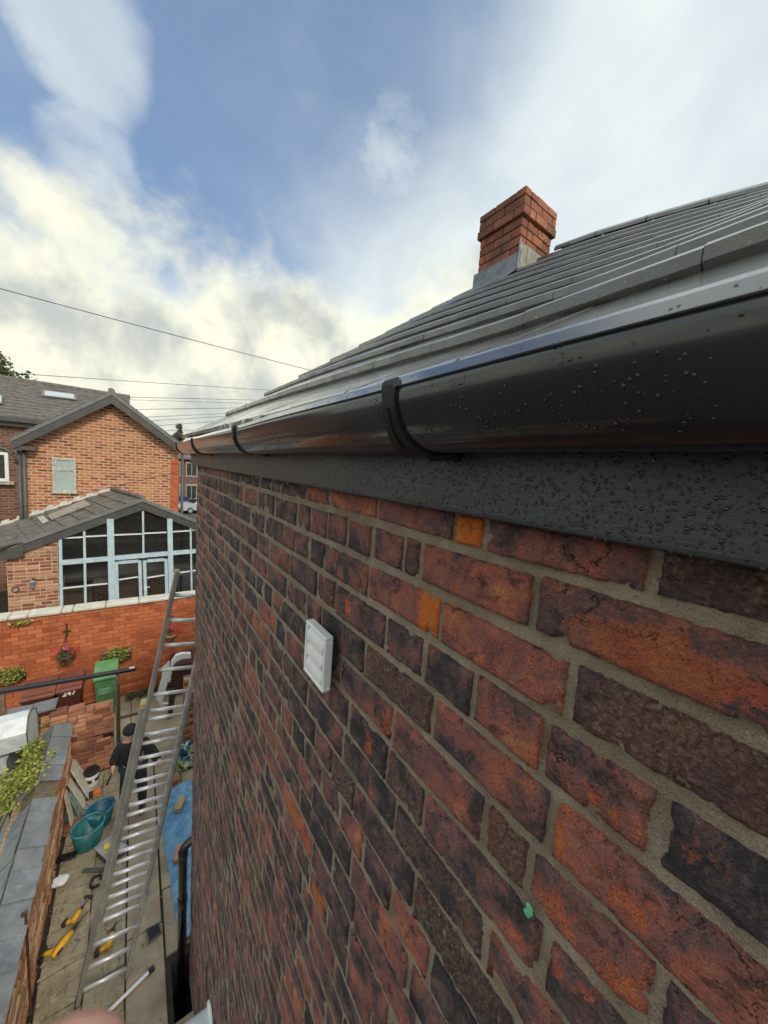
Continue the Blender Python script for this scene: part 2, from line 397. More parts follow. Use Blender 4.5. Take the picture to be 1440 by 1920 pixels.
def near_brick(mb, b, nu, nv, seed):
    r, y0, y1, z0, z1, tone = b
    rg = random.Random(seed); j = .0075
    if y1 > YEND: j2 = -.001
    else: j2 = j
    a0, a1 = y0 + j * rg.uniform(.7, 1.25), y1 - j2 * rg.uniform(.7, 1.25)
    b0, b1 = z0 + .0098 * rg.uniform(.75, 1.25), z1 - .0098 * rg.uniform(.75, 1.25)
    tilt = rg.uniform(-.0025, .0025); lean = rg.uniform(-.004, .004); far = max(0.0, min(1.0, (y0 - .45) / .9)); proud = rg.uniform(.000, .005) * (1 - .8 * far)
    V = []; P = []; F = []
    so_ = rg.uniform(0, 50)
    burnt = BURNT.get((r, round(y0, 3)), 1.0 if rg.random() < .07 else 0.0)
    pc = [q for q in PATCH if q[0] == r and y0 - .02 <= q[1] <= y1 + .02]
    rp = rg.random() < .17 and not (r in ROWS and y1 < .7)
    rpy, rpr, rps = rg.choice([a0, a1, (a0 + a1) / 2, a0 * .7 + a1 * .3]), rg.uniform(.02, .06), rg.uniform(.35, .85)
    rpz = (b0 + b1) / 2 + rg.uniform(-.02, .02)
    for iv in range(nv + 1):
        for iu in range(nu + 1):
            u, v = iu / nu, iv / nv
            y = a0 + (a1 - a0) * u; z = b0 + (b1 - b0) * v + lean * (u - .5)
            du, dv = min(u, 1 - u) * (a1 - a0), min(v, 1 - v) * (b1 - b0)
            e = min(du, dv)
            n1 = mnoise.noise(Vector((y * 42 + so_, z * 42, 1.7))); n2 = mnoise.noise(Vector((y * 110 + so_, z * 110, 5.2)))
            x = D - .0035 + .0021 * far - proud - (1 - .6 * far) * (n1 * .0022 + n2 * .0014) * (1 + 2.2 * burnt) + tilt * (u - .5) * 2
            if nv >= 3:
                if e < .006: x += .0042 * (1 - .7 * far) * (1 - e / .006) ** 2
                # ragged arris: the outline wanders
                w = .0026 if e < .002 else .0
                y += w * mnoise.noise(Vector((y * 150, z * 150, so_))) ; z += w * mnoise.noise(Vector((y * 140, so_, z * 140)))
                ch = mnoise.noise(Vector((y * 34 + so_, z * 40, 9.1)))
                if e < .012 and ch > .36: x += min(.012, (ch - .36) * .11 * (1 - e / .012))
            V.append((x, y, z))
            pv = 0.0
            for (_, cy_, dz, ry, rz_, st) in pc:
                q = ((y - cy_) / ry) ** 2 + ((z - (z0 + z1) / 2 - dz) / rz_) ** 2
                pv = max(pv, (st if st > 1.1 else st * .86) * math.exp(-q * .55))
            if rp:
                q = ((y - rpy) / rpr) ** 2 + ((z - rpz) / .035) ** 2; pv = max(pv, rps * math.exp(-q * .6))
            P.append(pv)
    W = nu + 1
    for iv in range(nv):
        for iu in range(nu):
            F.append((iv*W+iu, (iv+1)*W+iu, (iv+1)*W+iu+1, iv*W+iu+1))
    ring = [iu for iu in range(nu)] + [iv*W+nu for iv in range(nv)] + [nv*W+iu for iu in range(nu, 0, -1)] + [iv*W for iv in range(nv, 0, -1)]
    o = len(V)
    for i in ring: V.append((D + .03, V[i][1], V[i][2])); P.append(P[i])
    n = len(ring)
    for k in range(n): F.append((ring[k], ring[(k+1) % n], o + (k+1) % n, o + k))
    mb.add(V, F, tone=tone, patch=P, seed=rg.random(), burnt=burnt)
def px_area(b):
    q = []
    for y in (max(b[1], .02), max(b[2], .03)):
        for z in (b[3], b[4]):
            v = Vector((D, y, z)) - CAM
            cx_ = v.x*RX[0]+v.y*RY[0]+v.z*RZ[0]; cy_ = v.x*RX[1]+v.y*RY[1]+v.z*RZ[1]; cz_ = v.x*RX[2]+v.y*RY[2]+v.z*RZ[2]
            q.append((720 + FPX*cx_/cz_, 960 + FPX*cy_/cz_))
    cxm = sum(a for a, _ in q)/4; cym = sum(a for _, a in q)/4
    vis = -60 < cxm < 1520 and -60 < cym < 1990
    return (abs(q[2][0]-q[0][0])) * abs(q[1][1]-q[0][1]) if vis else 0
order = sorted(range(len(BR)), key=lambda i: -px_area(BR[i]))
# wall core with the pointing as its skin
wm = MB()
ys = [-.42 + .0072 * i for i in range(int(1.62 / .0072) + 1)]; zs = [ZT + .01 - .0072 * i for i in range(int(1.25 / .0072) + 1)]
V = []
for z in zs:
    for y in ys:
        n1 = mnoise.noise(Vector((y * 30, z * 30, 3))); n2 = mnoise.noise(Vector((y * 95, z * 95, 8))); n3 = mnoise.noise(Vector((y * 9, z * 14, 4)))
        # bucket-handle pointing: a little hollow at the middle of each bed
        fr = ((BED0 - z) / PITCH + .5) % 1.0 - .5
        hol = .0022 * math.exp(-(fr * PITCH / .006) ** 2)
        fr_ = max(0.0, min(1.0, (y - .45) / .9)); V.append((D + .0026 - .0022 * fr_ + hol * (1 - fr_) - n1 * .0009 - n2 * .0013 - n3 * .0012, y, z))
W = len(ys)
F = [(i*W+k, i*W+k+1, (i+1)*W+k+1, (i+1)*W+k) for i in range(len(zs)-1) for k in range(W-1)]
wm.add(V, F)
yl, zl = ys[-1], zs[-1]
wm.add([(D+.0004, yl, ZT+.01), (D+.0004, YEND, ZT+.01), (D+.0004, YEND, zl), (D+.0004, yl, zl)], [(0, 1, 2, 3)])
wm.add([(D+.0004, -.42, zl), (D+.0004, YEND, zl), (D+.0004, YEND, -.05), (D+.0004, -.42, -.05)], [(0, 1, 2, 3)])
wm.add([(D+.002, YEND, ZT+.01), (6.6, YEND, ZT+.01), (6.6, YEND, -.05), (D+.002, YEND, -.05)], [(0, 1, 2, 3)])
wm.add([(D+.002, -.42, ZT+.01), (D+.002, -3.0, ZT+.01), (D+.002, -3.0, -.05), (D+.002, -.42, -.05)], [(0, 1, 2, 3)])
wm.add([(6.6, YEND, ZT+.01), (6.6, -3.0, ZT+.01), (6.6, -3.0, -.05), (6.6, YEND, -.05)], [(0, 1, 2, 3)])
wm.add([(D+.002, -3.0, ZT+.01), (6.6, -3.0, ZT+.01), (6.6, -3.0, -.05), (D+.002, -3.0, -.05)], [(0, 1, 2, 3)])
wall = wm.build('wall', MMORT, house, smooth=True)
rest = MB()
for rank, i in enumerate(order):
    b = BR[i]
    if rank < 300:
        nu, nv = (int((b[2]-b[1]) / .0062), 11) if rank < 75 else (max(6, int((b[2]-b[1]) / .016)), 5) if rank < 190 else (max(4, int((b[2]-b[1]) / .03)), 3)
        mb = MB(); near_brick(mb, b, nu, nv, i)
        mb.build('brick', MBRICK, wall, smooth=True)
    elif b[1] > -1.7:
        near_brick(rest, b, max(3, int((b[2]-b[1]) / .04)), 3, i)
rest.build('far_bricks', MBRICK, wall, smooth=True, kind='stuff')
# a fleck of green paint on one brick and a lump of old slag in the joint
gp = MB(); c0 = onX(990, 1708, D - .009)
for k in range(3): gp.lathe([(0.0001, .0018), (.004, .0015), (.0062, 0)], 9, Matrix.Translation(c0 + Vector((0, rnd(-.003, .003), .007 - k * .006))) @ Matrix.Rotation(rad(-90), 4, 'Y'))
gp.build('paint_fleck', simple('green_paint', (.16, .55, .30), .5, var=.1), wall, smooth=True)
# ------------------------------------------------------------------ fascia
def m_fascia():
    t = NT('grained_plastic'); p = t.pos()
    g = t.noise(t.mapv(p, (1, 14, 330)), 1.0, 5, .6); g2 = t.noise(t.mapv(p, (1, 40, 900)), 1.0, 3, .6)
    wet = t.noise(p, 7, 4)
    h = t.math('ADD', g, t.math('MULTIPLY', g2, .6))
    col = t.mix(t.smooth(g, .35, .7), (.013, .017, .023), (.026, .032, .040))
    r = t.math('ADD', t.math('MULTIPLY', wet, .2), .33)
    return t.out(col, r, t.bump(h, .30, .0022), spec=1.0)
XF = 0.41
fb = MB(); zb0, zt0 = H - .0545, H + .145
prof = [(XF + .055, zb0 + .004), (XF + .004, zb0), (XF + .0006, zb0 + .0025), (XF, zb0 + .007), (XF, zt0), (XF + .055, zt0)]
fb.prism([(x, YEND + .035, z) for x, z in prof], (0, -(YEND + 3.2), 0))
fascia = fb.build('fascia_board', m_fascia(), house)
def m_drop():
    t = NT('rain_drop'); return t.out((.012, .013, .015), .04, spec=.55, Coat_Weight=.4, Coat_Roughness=.02)
MDROP = m_drop()
def drop(mb, c, n, r, flat, n8=7, stretch=1.0):
    n = Vector(n).normalized(); u = n.cross(Vector((0, 0, 1))).normalized(); w = u.cross(n)
    V = [c + n * r * flat]; F = []
    for j, (rr, hh) in enumerate(((.55, .86), (.9, .48), (1.0, -.1))):
        for k in range(n8):
            a = 2 * math.pi * k / n8; V.append(c + (u * math.cos(a) + w * math.sin(a) * stretch) * r * rr + n * r * flat * hh)
    for k in range(n8):
        k2 = (k+1) % n8; F.append((0, 1+k, 1+k2))
        for j in range(2): F.append((1+j*n8+k, 1+(j+1)*n8+k, 1+(j+1)*n8+k2, 1+j*n8+k2))
    mb.add(V, F)
dr = MB(); rg = random.Random(5)
for _ in range(12500):
    y = .02 + rg.random() ** 1.15 * 1.25
    dens = 1.0 if y < .32 else max(0.12, 1.0 - (y - .32) * 1.5)
    if rg.random() > dens: continue
    z = rg.uniform(zb0 + .006, H + .075)
    r = .00034 + .0019 * rg.random() ** 5.0
    if y > .6: r *= .85
    drop(dr, Vector((XF - .0003, y, z)), (-1, 0, 0), r, .48, stretch=rg.uniform(.95, 1.15))
for _ in range(46): drop(dr, Vector((XF - .0002, rg.uniform(.03, .9), rg.uniform(zb0 + .01, H + .06))), (-1, 0, 0), rg.uniform(.0006, .0011), .5, stretch=rg.uniform(2.5, 8))
for k in range(26): drop(dr, Vector((XF + .002, .05 + k * .03 + rg.uniform(-.02, .02), zb0 + .0005)), (-1, 0, -.5), rg.uniform(.0012, .0024), .9, stretch=1.4)
dr.build('water_droplets', MDROP, fascia, smooth=True, kind='stuff')
# ------------------------------------------------------------------ gutter
def m_pvc(name='black_plastic', COAT=.25):
    t = NT(name); p = t.pos(); a = t.noise(p, 5, 4); b = t.noise(t.mapv(p, (1, .15, 1)), 60, 3)
    col = t.mix(t.smooth(a, .3, .7), (.010, .0115, .015), (.019, .0195, .023))
    r = t.math('ADD', t.math('MULTIPLY', a, .14), .10)
    return t.out(col, r, t.bump(b, .02, .002), spec=.7, Coat_Weight=COAT, Coat_Roughness=.05, Coat_IOR=1.5 if COAT < .5 else 2.1)
MBRK = simple('dull_black_plastic', (.016, .017, .019), .5, 0, .15, 20, .05, spec=.3); MPVC = m_pvc(); MLIP = m_pvc('wet_black_plastic', 1.0)
XL = 0.295; ZL = H + .1312; A_, B_ = .0575, .0925; XC = XL + A_
gut = thing('gutter', 'black plastic rain gutter with clip brackets along the eaves of the near house', 'gutter', (XC, 1.5, ZL - B_))
GY0, GY1 = -3.0, YEND + .06
def gpt(a, k=0.0):                            # point of the trough, a from 0 (front lip) to pi (back)
    return (XC - (A_ + k) * math.cos(a), ZL - .012 - (B_ - .012 + k) * math.sin(a))
lipp = [(XL + .004, ZL), (XL + .0022, ZL), (XL - .0062, ZL - .0130), (XL - .0054, ZL - .0142), (XL - .0042, ZL - .0148)]
prof = [gpt(math.pi * k / 26, .0045) for k in range(0, 26)]
prof += [(XC + A_, ZL + .006), (XC + A_ - .003, ZL + .006)]
prof += [gpt(math.pi * k / 26, .0015) for k in range(25, 0, -1)] + [(XL + .004, ZL - .012)]
ny = 40; V = []; F = []; n = len(prof)
for j in range(ny + 1):
    y = GY0 + (GY1 - GY0) * j / ny
    sag = .0016 * math.sin(y * 3.1) + .001 * math.sin(y * 7.3 + 1)
    V += [(x, y, z + sag) for x, z in prof]
for j in range(ny):
    for k in range(n):
        k2 = (k + 1) % n; F.append((j*n+k, j*n+k2, (j+1)*n+k2, (j+1)*n+k))
gm = MB(); gm.add(V, F)
channel = gm.build('gutter_channel', MPVC, gut, smooth=True)
gm = MB()
for (x0_, z0_), (x1_, z1_) in zip(lipp, lipp[1:]):
    V = []; F = []
    for j in range(ny + 1):
        y = GY0 + (GY1 - GY0) * j / ny; sg_ = .0016 * math.sin(y * 3.1) + .001 * math.sin(y * 7.3 + 1); V += [(x0_, y, z0_ + sg_), (x1_, y, z1_ + sg_)]
    for j in range(ny): F.append((j*2, j*2+1, j*2+3, j*2+2))
    gm.add(V, F)
gm.build('front_lip', MLIP, gut, smooth=True)
ec = MB(); ep = [(XL - .006, ZL + .001)] + [gpt(math.pi * k / 20, .003) for k in range(0, 21)] + [(XC + A_, ZL + .004)]
ec.prism([(x, GY1 - .004, z) for x, z in ep], (0, .012, 0)); ec.build('stop_end', MPVC, gut)
for by in (.409, 1.371, 2.55, 3.60):
    bk = MB(); path = [(XL - .001, ZL + .0005), (XL - .0045, ZL + .0005), (XL - .0092, ZL - .004), (XL - .0105, ZL - .010), (XL - .0095, ZL - .019)]
    path += [gpt(a, .009) for a in [math.pi * (.06 + .44 * k / 12) for k in range(13)]] + [(XF - .02, ZL - B_ - .004), (XF, ZL - B_ - .012)]
    m = len(path); V = []; F = []
    for k, (x, z) in enumerate(path):
        t_ = max(0, (k - 5) / (m - 6)); hw = .0140 + .020 * t_ ** 1.5
        xi, zi = (x + (XC - x) * .10, z + (ZL - z) * .10) if k > 3 else (x + .004, z - .006)
        V += [(x, by - hw, z), (x, by + hw, z), (xi, by + hw, zi), (xi, by - hw, zi)]
    for k in range(m - 1):
        for q in range(4): q2 = (q+1) % 4; F.append((k*4+q, k*4+q2, (k+1)*4+q2, (k+1)*4+q))
    F += [(0, 1, 2, 3), ((m-1)*4+3, (m-1)*4+2, (m-1)*4+1, (m-1)*4)]
    bk.add(V, F)
    bk.tube([(x - .001, by + .002, z - .001) for x, z in path[6:14]], .0022, 6)
    o = bk.build('gutter_bracket', MBRK, gut)
gd = MB()
for _ in range(1700):
    y = rg.random() ** 1.3 * 1.0 + .01
    dens = 1.0 if .1 < y < .5 else .5
    if rg.random() > dens: continue
    a = math.pi * rg.uniform(.03, .30) * (1 if rg.random() < .8 else 1.2)
    x, z = gpt(a, .0045); nrm = Vector((-math.cos(a) / A_, 0, -math.sin(a) / B_)); nrm.normalize()
    r = .00032 + .0013 * rg.random() ** 3.5
    drop(gd, Vector((x, y, z)), nrm, r, .6, stretch=rg.uniform(1, 1.5))
for _ in range(60):
    y = rg.uniform(.02, .9); drop(gd, Vector((XL + .002, y, ZL)) + Vector((-.0084, 0, -.013)) * rg.uniform(.1, .9), (-.84, 0, .54), rg.choice([.0007, .001, .0016]), .6, stretch=1.4)
gd.build('water_droplets', MDROP, gut, smooth=True, kind='stuff')
# ------------------------------------------------------------------ roof
def m_tile(name='concrete_tile', ior=1.6):
    t = NT(name); p = t.pos(); a = t.noise(p, 6, 5); b = t.noise(p, 90, 5, .7); c = t.noise(p, 300, 3, .6)
    col = t.mix(t.smooth(a, .3, .7), (.082, .086, .079), (.142, .147, .134))
    col = t.mix(t.math('MULTIPLY', t.smooth(b, .5, .75), .5), col, (.06, .06, .054))
    col = t.mix(t.math('MULTIPLY', t.smooth(t.noise(p, 22, 4), .6, .72), .3), col, (.20, .21, .14))
    col = t.mix(t.math('MULTIPLY', t.orand(), .40), col, (.055, .052, .045))
    col = t.mix(t.math('MULTIPLY', t.smooth(t.noise(p, 120, 2, .5), .66, .72), .5), col, (.30, .31, .24))
    gn = t.n('ShaderNodeNewGeometry'); sx = t.n('ShaderNodeSeparateXYZ'); t.l(gn.outputs['Normal'], sx.inputs[0])
    up = t.smooth(sx.outputs[2], .42, .60)      # water lies on the upper faces
    r = t.math('SUBTRACT', t.math('ADD', t.math('MULTIPLY', b, .25), .62), t.math('MULTIPLY', up, .58))
    h = t.math('ADD', t.math('MULTIPLY', b, .8), t.math('MULTIPLY', c, .5))
    h = t.math('MULTIPLY', h, t.math('SUBTRACT', 1.0, t.math('MULTIPLY', up, .8)))
    return t.out(col, r, t.bump(h, .7, .006), spec=.8, Coat_Weight=.9, Coat_Roughness=.08, Coat_IOR=ior)
MTILE = m_tile(); MTILEW = m_tile('wet_eaves_tile', 2.2)
GX, GR, NOSE = .35, .246, .0395; X1, Z1 = .345, H + .167
def sag(x, y):                               # the old roof has dropped towards the near end
    pts = [(-3, .34), (.5, .31), (.7, .27), (1.1, .19), (1.47, .125), (1.92, .055), (2.45, 0), (9, 0)]
    for (a, da), (b, db) in zip(pts, pts[1:]):
        if y <= b: d = da + (db - da) * (y - a) / (b - a); break
    return -d * max(0, (x - X1)) / 3.2 + .05 * max(0.0, min(1.0, (y - .6) / 3.0))
NC = 10; XR = X1 + NC * GX - .02
rb = MB(); nyr = 24; V = []; F = []
for j in range(nyr + 1):
    y = -3.0 + (YEND + 3.0 + .0) * j / nyr
    for x in (X1 + .12, XR, 6.9):
        z = Z1 + (x - X1) / GX * GR - .075 if x <= XR else Z1 + (XR - X1) / GX * GR - .075 - (6.9 - XR) / GX * GR * .98
        V.append((x, y, z + sag(min(x, XR), y)))
for j in range(nyr):
    for k in range(2): F.append((j*3+k, (j+1)*3+k, (j+1)*3+k+1, j*3+k+1))
rb.add(V, F)
rb.add([V[0], V[1], V[2], (V[2][0], -3.0, H - .1), (V[0][0], -3.0, H - .1)], [(0, 1, 2, 3, 4)])
e = nyr * 3
rb.add([V[e], V[e+1], V[e+2], (V[e+2][0], YEND, H - .1), (V[e][0], YEND, H - .1)], [(4, 3, 2, 1, 0)])
rb.box((XF + .03, -3.0, H + .135), (X1 + .3, YEND, H + .15))
roof = rb.build('roof', MTILE, house)
TW = .30; tr = random.Random(9)
CHX, CHY0, CHY1 = 3.2, 2.42, 2.96           # chimney footprint
CHW = .54
for c in range(NC):
    x0 = X1 + c * GX; z0 = Z1 + c * GR
    ytop = YEND + .055; y = ytop - (0 if c % 2 == 0 else -0.0)
    k = 0
    first = TW if c % 2 == 0 else TW * .5
    while y > -1.2:
        w = first if k == 0 else TW
        ya, yb = y - w, y
        y = ya; k += 1
        if x0 > CHX - .1 and ya < CHY1 and yb > CHY0 and x0 + GX > CHX: 
            if ya >= CHY0 - .02 and yb <= CHY1 + .02: continue
        mb = MB(); lift = tr.uniform(0, .0018); skew = tr.uniform(-.0015, .0015); jx = tr.uniform(-.003, .002)
        V = []; F = []; NU = 6 if x0 < 1.2 else 3
        dz0 = .007 if c == 0 else 0.0; sl_ = (GR - NOSE + dz0 - .0072) / (GX - .02); L = GX + .07
        rim = [(0.012, -NOSE), (-.002, -NOSE + .008), (0.0, -.0215), (.0025, -.0190), (.0225, .0025), (.030, .0065)] if c < 0 else [(0.012, -NOSE), (-.002, -NOSE + .008), (0.0, -.0085), (.002, -.0062), (.0085, .0004), (.020, .0052)]
        sec = [(x0 + a + jx, z0 + b + lift - dz0) for a, b in rim] + [(x0 + L, z0 + .0052 + (L - .02) * sl_ - dz0), (x0 + L, z0 + (L - .02) * sl_ - .02 - dz0)]
        for u in range(NU + 1):
            yy = ya + .001 + (yb - ya - .002) * u / NU
            for q, (x, z) in enumerate(sec):
                wob = mnoise.noise(Vector((yy * 25, c * 3.3, q * 2.0))) * .0035 if q < 3 and x0 < 1.5 else 0
                V.append((x + wob, yy, z + sag(x, yy) + skew * (u / NU - .5) + (wob * .8 if q < 2 else 0)))
        m = len(sec)
        for u in range(NU):
            for q in range(m - 1): F.append((u*m+q, u*m+q+1, (u+1)*m+q+1, (u+1)*m+q))
        F += [tuple(range(m))[::-1], tuple(NU*m+q for q in range(m))]
        mb.add(V, F)
        mb.build('roof_tile', MTILE if c else MTILEW, roof)
# ridge tiles
y = CHY0 - .03
while y > -1.2:
    L = .44; V = []; F = []; nn = 9; zr = Z1 + (XR - X1) / GX * GR - .035
    mb = MB()
    for q, yy in enumerate((y, y - L + .012)):
        for r_ in (.115, .097):
            for k in range(nn):
                a = math.pi * (k / (nn - 1)); V.append((XR + .05 - math.cos(a) * r_, yy, zr - .02 + math.sin(a) * r_ * .8 + sag(XR, yy)))
    for k in range(nn - 1):
        F += [(k, k+1, 2*nn+k+1, 2*nn+k), (nn+k, 3*nn+k, 3*nn+k+1, nn+k+1), (k, nn+k, nn+k+1, k+1), (2*nn+k, 2*nn+k+1, 3*nn+k+1, 3*nn+k)]
    mb.add(V, F); mb.build('ridge_tile', MTILE, roof); y -= L
# ------------------------------------------------------------------ chimney
def m_cbrick():
    t = NT('chimney_brick'); p = t.pos(); a = t.noise(p, 12, 5, .6); b = t.noise(p, 80, 4, .7); tone = t.attr('tone')
    col = t.ramp(t.math('ADD', t.math('MULTIPLY', tone, .7), t.math('MULTIPLY', a, .4)), [(0.15, (.13, .065, .05)), (.5, (.34, .13, .08)), (.9, (.47, .20, .115))])
    col = t.mix(t.math('MULTIPLY', t.smooth(b, .52, .68), .55), col, (.13, .085, .065))
    col = t.mix(t.math('MULTIPLY', t.smooth(t.noise(p, 3.5, 4, .6), .46, .64), .65), col, (.09, .07, .06))
    return t.out(col, .85, t.bump(b, .6, .006), spec=.2)
MCB = m_cbrick()
zc0 = H + 1.75; ztop = H + .929 * CHX
chm = MB(); chm.box((CHX + .012, CHY0 + .012, zc0), (CHX + CHW - .012, CHY1 - .012, ztop - .06))
chim = chm.build('chimney', simple('dark_mortar', (.10, .085, .07), .9), house)
PC = .0905; crs = []; zz = ztop
cr = random.Random(3)
lay = 0; z = ztop
while z > zc0 + .2:
    cap = .03 if lay == 2 else (.022 if lay < 2 else 0.0)
    x0, x1, y0, y1 = CHX - cap, CHX + CHW + cap, CHY0 - cap, CHY1 + cap
    off = .0 if lay % 2 else .5
    def course(a0, a1, face):
        n = 2.35; w = (a1 - a0) / n; js = [a0]
        p = a0 + (w * .5 if off else w)
        while p < a1 - .04: js.append(p); p += w
        js.append(a1)
        for s0, s1 in zip(js, js[1:]):
            j = .004; dp = cr.uniform(-.003, .003); top = z - .005 - (cr.uniform(0, .02) if lay == 0 else 0); bot = z - PC + .005
            mb = MB(); tn = cr.uniform(.15, .85)
            if face == 'x': mb.box((x0 + dp, s0 + j, bot), (x0 + .10, s1 - j, top), bev=.004, tone=tn)
            if face == 'X': mb.box((x1 - .10, s0 + j, bot), (x1 + dp, s1 - j, top), bev=.004, tone=tn)
            if face == 'y': mb.box((s0 + j, y0 + dp, bot), (s1 - j, y0 + .10, top), bev=.004, tone=tn)
            if face == 'Y': mb.box((s0 + j, y1 - .10, bot), (s1 - j, y1 + dp, top), bev=.004, tone=tn)
            mb.build('brick', MCB, chim)
    course(y0, y1, 'x'); course(x0 + .103, x1, 'y')
    if z > H + 2.2: course(y0 + .103, y1, 'X'); course(x0 + .103, x1 - .103, 'Y')
    z -= PC; lay += 1
mb = MB(); mb.box((CHX + .03, CHY0 + .03, ztop - .05), (CHX + CHW - .03, CHY1 - .03, ztop - .015), bev=.01); mb.build('flaunching', simple('cap_mortar', (.3, .27, .23), .95), chim)
MLEAD = simple('lead_sheet', (.21, .235, .265), .5, .35, .22, 14, .3, .006)
MLEADO = simple('weathered_lead', (.33, .32, .27), .7, .1, .2, 18, .4, .006)
fl = MB(); zf = H + .672 * CHX
N = 10; V = []; F = []
for k in range(N + 1):
    y = CHY0 - .03 + (CHY1 - CHY0 + .07) * k / N; wv = .004 * math.sin(k * 1.9)
    zt_ = zf + .20 - .0 * k + wv
    V += [(CHX - .012, y, zt_), (CHX - .016 + wv, y, zf + .05), (CHX - .10, y, zf - .035 + wv), (CHX - .22, y, zf - .13 + wv)]
for k in range(N):
    for q in range(3): F.append((k*4+q, (k+1)*4+q, (k+1)*4+q+1, k*4+q+1))
fl.add(V, F); fl.build('apron_flashing', MLEAD, chim, smooth=True)
fs = MB(); st = .14; x = CHX - .02; k = 0
while x < CHX + CHW:
    zb_ = Z1 + (x - X1) / GX * GR + sag(x, CHY0) - .12
    fs.box((x, CHY0 - .014 - .002 * (k % 2), zb_), (x + st - .004, CHY0 - .008, zf + .30 - .02 * k + .095 * 0 + (x - CHX) * .15), bev=.003); x += st; k += 1
fs.build('step_flashing', MLEADO, chim)
fc = MB(); fc.tube([(CHX - .02, CHY0 - .016, zf + .31), (CHX - .024, CHY0 - .02, zf), (CHX - .10, CHY0 - .03, zf - .10)], .011, 8); fc.build('corner_flashing', MLEAD, chim, smooth=True)
# ------------------------------------------------------------------ things fixed to the wall
MWHITE = simple('white_plastic', (.84, .86, .85), .35, 0, .05, 6, .05)
vc = onX(589, 1228, D - .05); hs = .079; hy = .066
vent = thing('vent_cover', 'small white square louvred vent cover on the dark brick wall', 'vent', (D, vc.y, vc.z - hs))
v = MB(); x0 = D - .052; x1 = D - .026
for (ya, yb, za, zb_) in ((-hy, hy, hs - .012, hs), (-hy, hy, -hs, -hs + .012), (-hy, -hy + .012, -hs + .0121, hs - .0121), (hy - .012, hy, -hs + .0121, hs - .0121)):
    v.box((x0, vc.y + ya, vc.z + za), (x1, vc.y + yb, vc.z + zb_), bev=.003)
v.build('frame', MWHITE, vent)
v = MB(); v.box((x1 - .004, vc.y - hy + .01, vc.z - hs + .01), (x1 - .001, vc.y + hy - .01, vc.z + hs - .01)); v.build('back_plate', MWHITE, vent)
v = MB(); v.lathe([(.055, 0), (.055, .05)], 20, Matrix.Translation((x1 - .002, vc.y, vc.z)) @ Matrix.Rotation(rad(90), 4, 'Y')); v.build('spigot', simple('dark_plastic', (.03, .03, .03)), vent)
fh = (2 * hs - .026) / 3
for k in range(3):
    zt_ = vc.z + hs - .013 - k * fh; v = MB()
    n = 6; V = []; F = []
    for q in range(n + 1):
        u = q / n; z = zt_ - u * (fh - .002); x = x0 + .011 - .011 * math.sin(u * math.pi * .62) ; V += [(x, vc.y - hy + .0135, z), (x, vc.y + hy - .0135, z)]
    for q in range(n): F.append((q*2, q*2+1, q*2+3, q*2+2))
    V2 = V + [(a + .003, b, c_) for a, b, c_ in V]; m = len(V); F2 = F + [(d_+m, c_+m, b+m, a+m) for a, b, c_, d_ in F] + [(m-2, m-1, 2*m-1, 2*m-2)]
    v.add(V2, F2); v.build('louvre_flap', MWHITE, vent, smooth=False)
wf = onX(397, 1893, D)
flue = thing('flue_terminal', 'white plastic flue pipe end sticking out low on the dark brick wall', 'flue', (D, wf.y, wf.z))
v = MB(); T = Matrix.Translation((D - .004, wf.y, wf.z - .06)) @ Matrix.Rotation(rad(-90), 4, 'Y')
v.lathe([(.088, 0), (.088, .012), (.080, .018), (.062, .02)], 28, T); v.build('wall_plate', MWHITE, flue, smooth=False)
v = MB(); v.lathe([(.060, .018), (.060, .20), (.064, .20), (.064, .23), (.050, .23), (.050, .10)], 28, T); v.build('pipe', simple('pale_plastic', (.60, .66, .72), .4, 0, .08), flue, smooth=False)
# downpipe on the far end wall
dp = onY(341, 1800, YEND + .10); tp = onY(346, 1580, YEND + .10)
pipe = thing('downpipe', 'black plastic soil pipe with elbow at the far corner of the brick wall', 'pipe', (dp.x, YEND + .10, -.55))
xx = dp.x; zt_ = tp.z - .03
v = MB(); pts = [(xx, YEND + .10, -.58), (xx, YEND + .10, zt_ - .08)] + [(xx + .10 * (1 - math.cos(a)), YEND + .10 , zt_ - .08 + .10 * math.sin(a)) for a in [math.pi/2 * k / 6 for k in range(1, 7)]] + [(xx + .3, YEND + .10, zt_ + .02)]
v.tube(pts, .043, 16); v.build('pipe', MPVC, pipe, smooth=True)
for zc_ in (zt_ - .09, .9):
    v = MB(); v.tube([(xx, YEND + .10, zc_ - .03), (xx, YEND + .10, zc_ + .03)], .049, 16); v.box((xx - .02, YEND + .004, zc_ - .02), (xx + .02, YEND + .06, zc_ + .02)); v.build('pipe_clip', MPVC, pipe)
# ================================================================== ground and the neighbouring buildings
gmat = simple('worn_tarmac', (.075, .072, .066), .9, 0, .2, 3, .4, .01)
g = MB(); hx0, hx1, hy0, hy1 = .30, .50, 3.30, 3.80      # gully recess under the soil pipe
for (a_, b_, c_, d_) in ((-450, -450, 450, hy0), (-450, hy1, 450, 700), (-450, hy0, hx0, hy1), (hx1, hy0, 450, hy1)): g.add([(a_, b_, 0), (c_, b_, 0), (c_, d_, 0), (a_, d_, 0)], [(0, 1, 2, 3)])
g.add([(hx0, hy0, 0), (hx1, hy0, 0), (hx1, hy1, 0), (hx0, hy1, 0), (hx0, hy0, -.6), (hx1, hy0, -.6), (hx1, hy1, -.6), (hx0, hy1, -.6)], [(0, 1, 5, 4), (1, 2, 6, 5), (2, 3, 7, 6), (3, 0, 4, 7), (4, 5, 6, 7)])
ground = struct(g.build('ground', gmat))
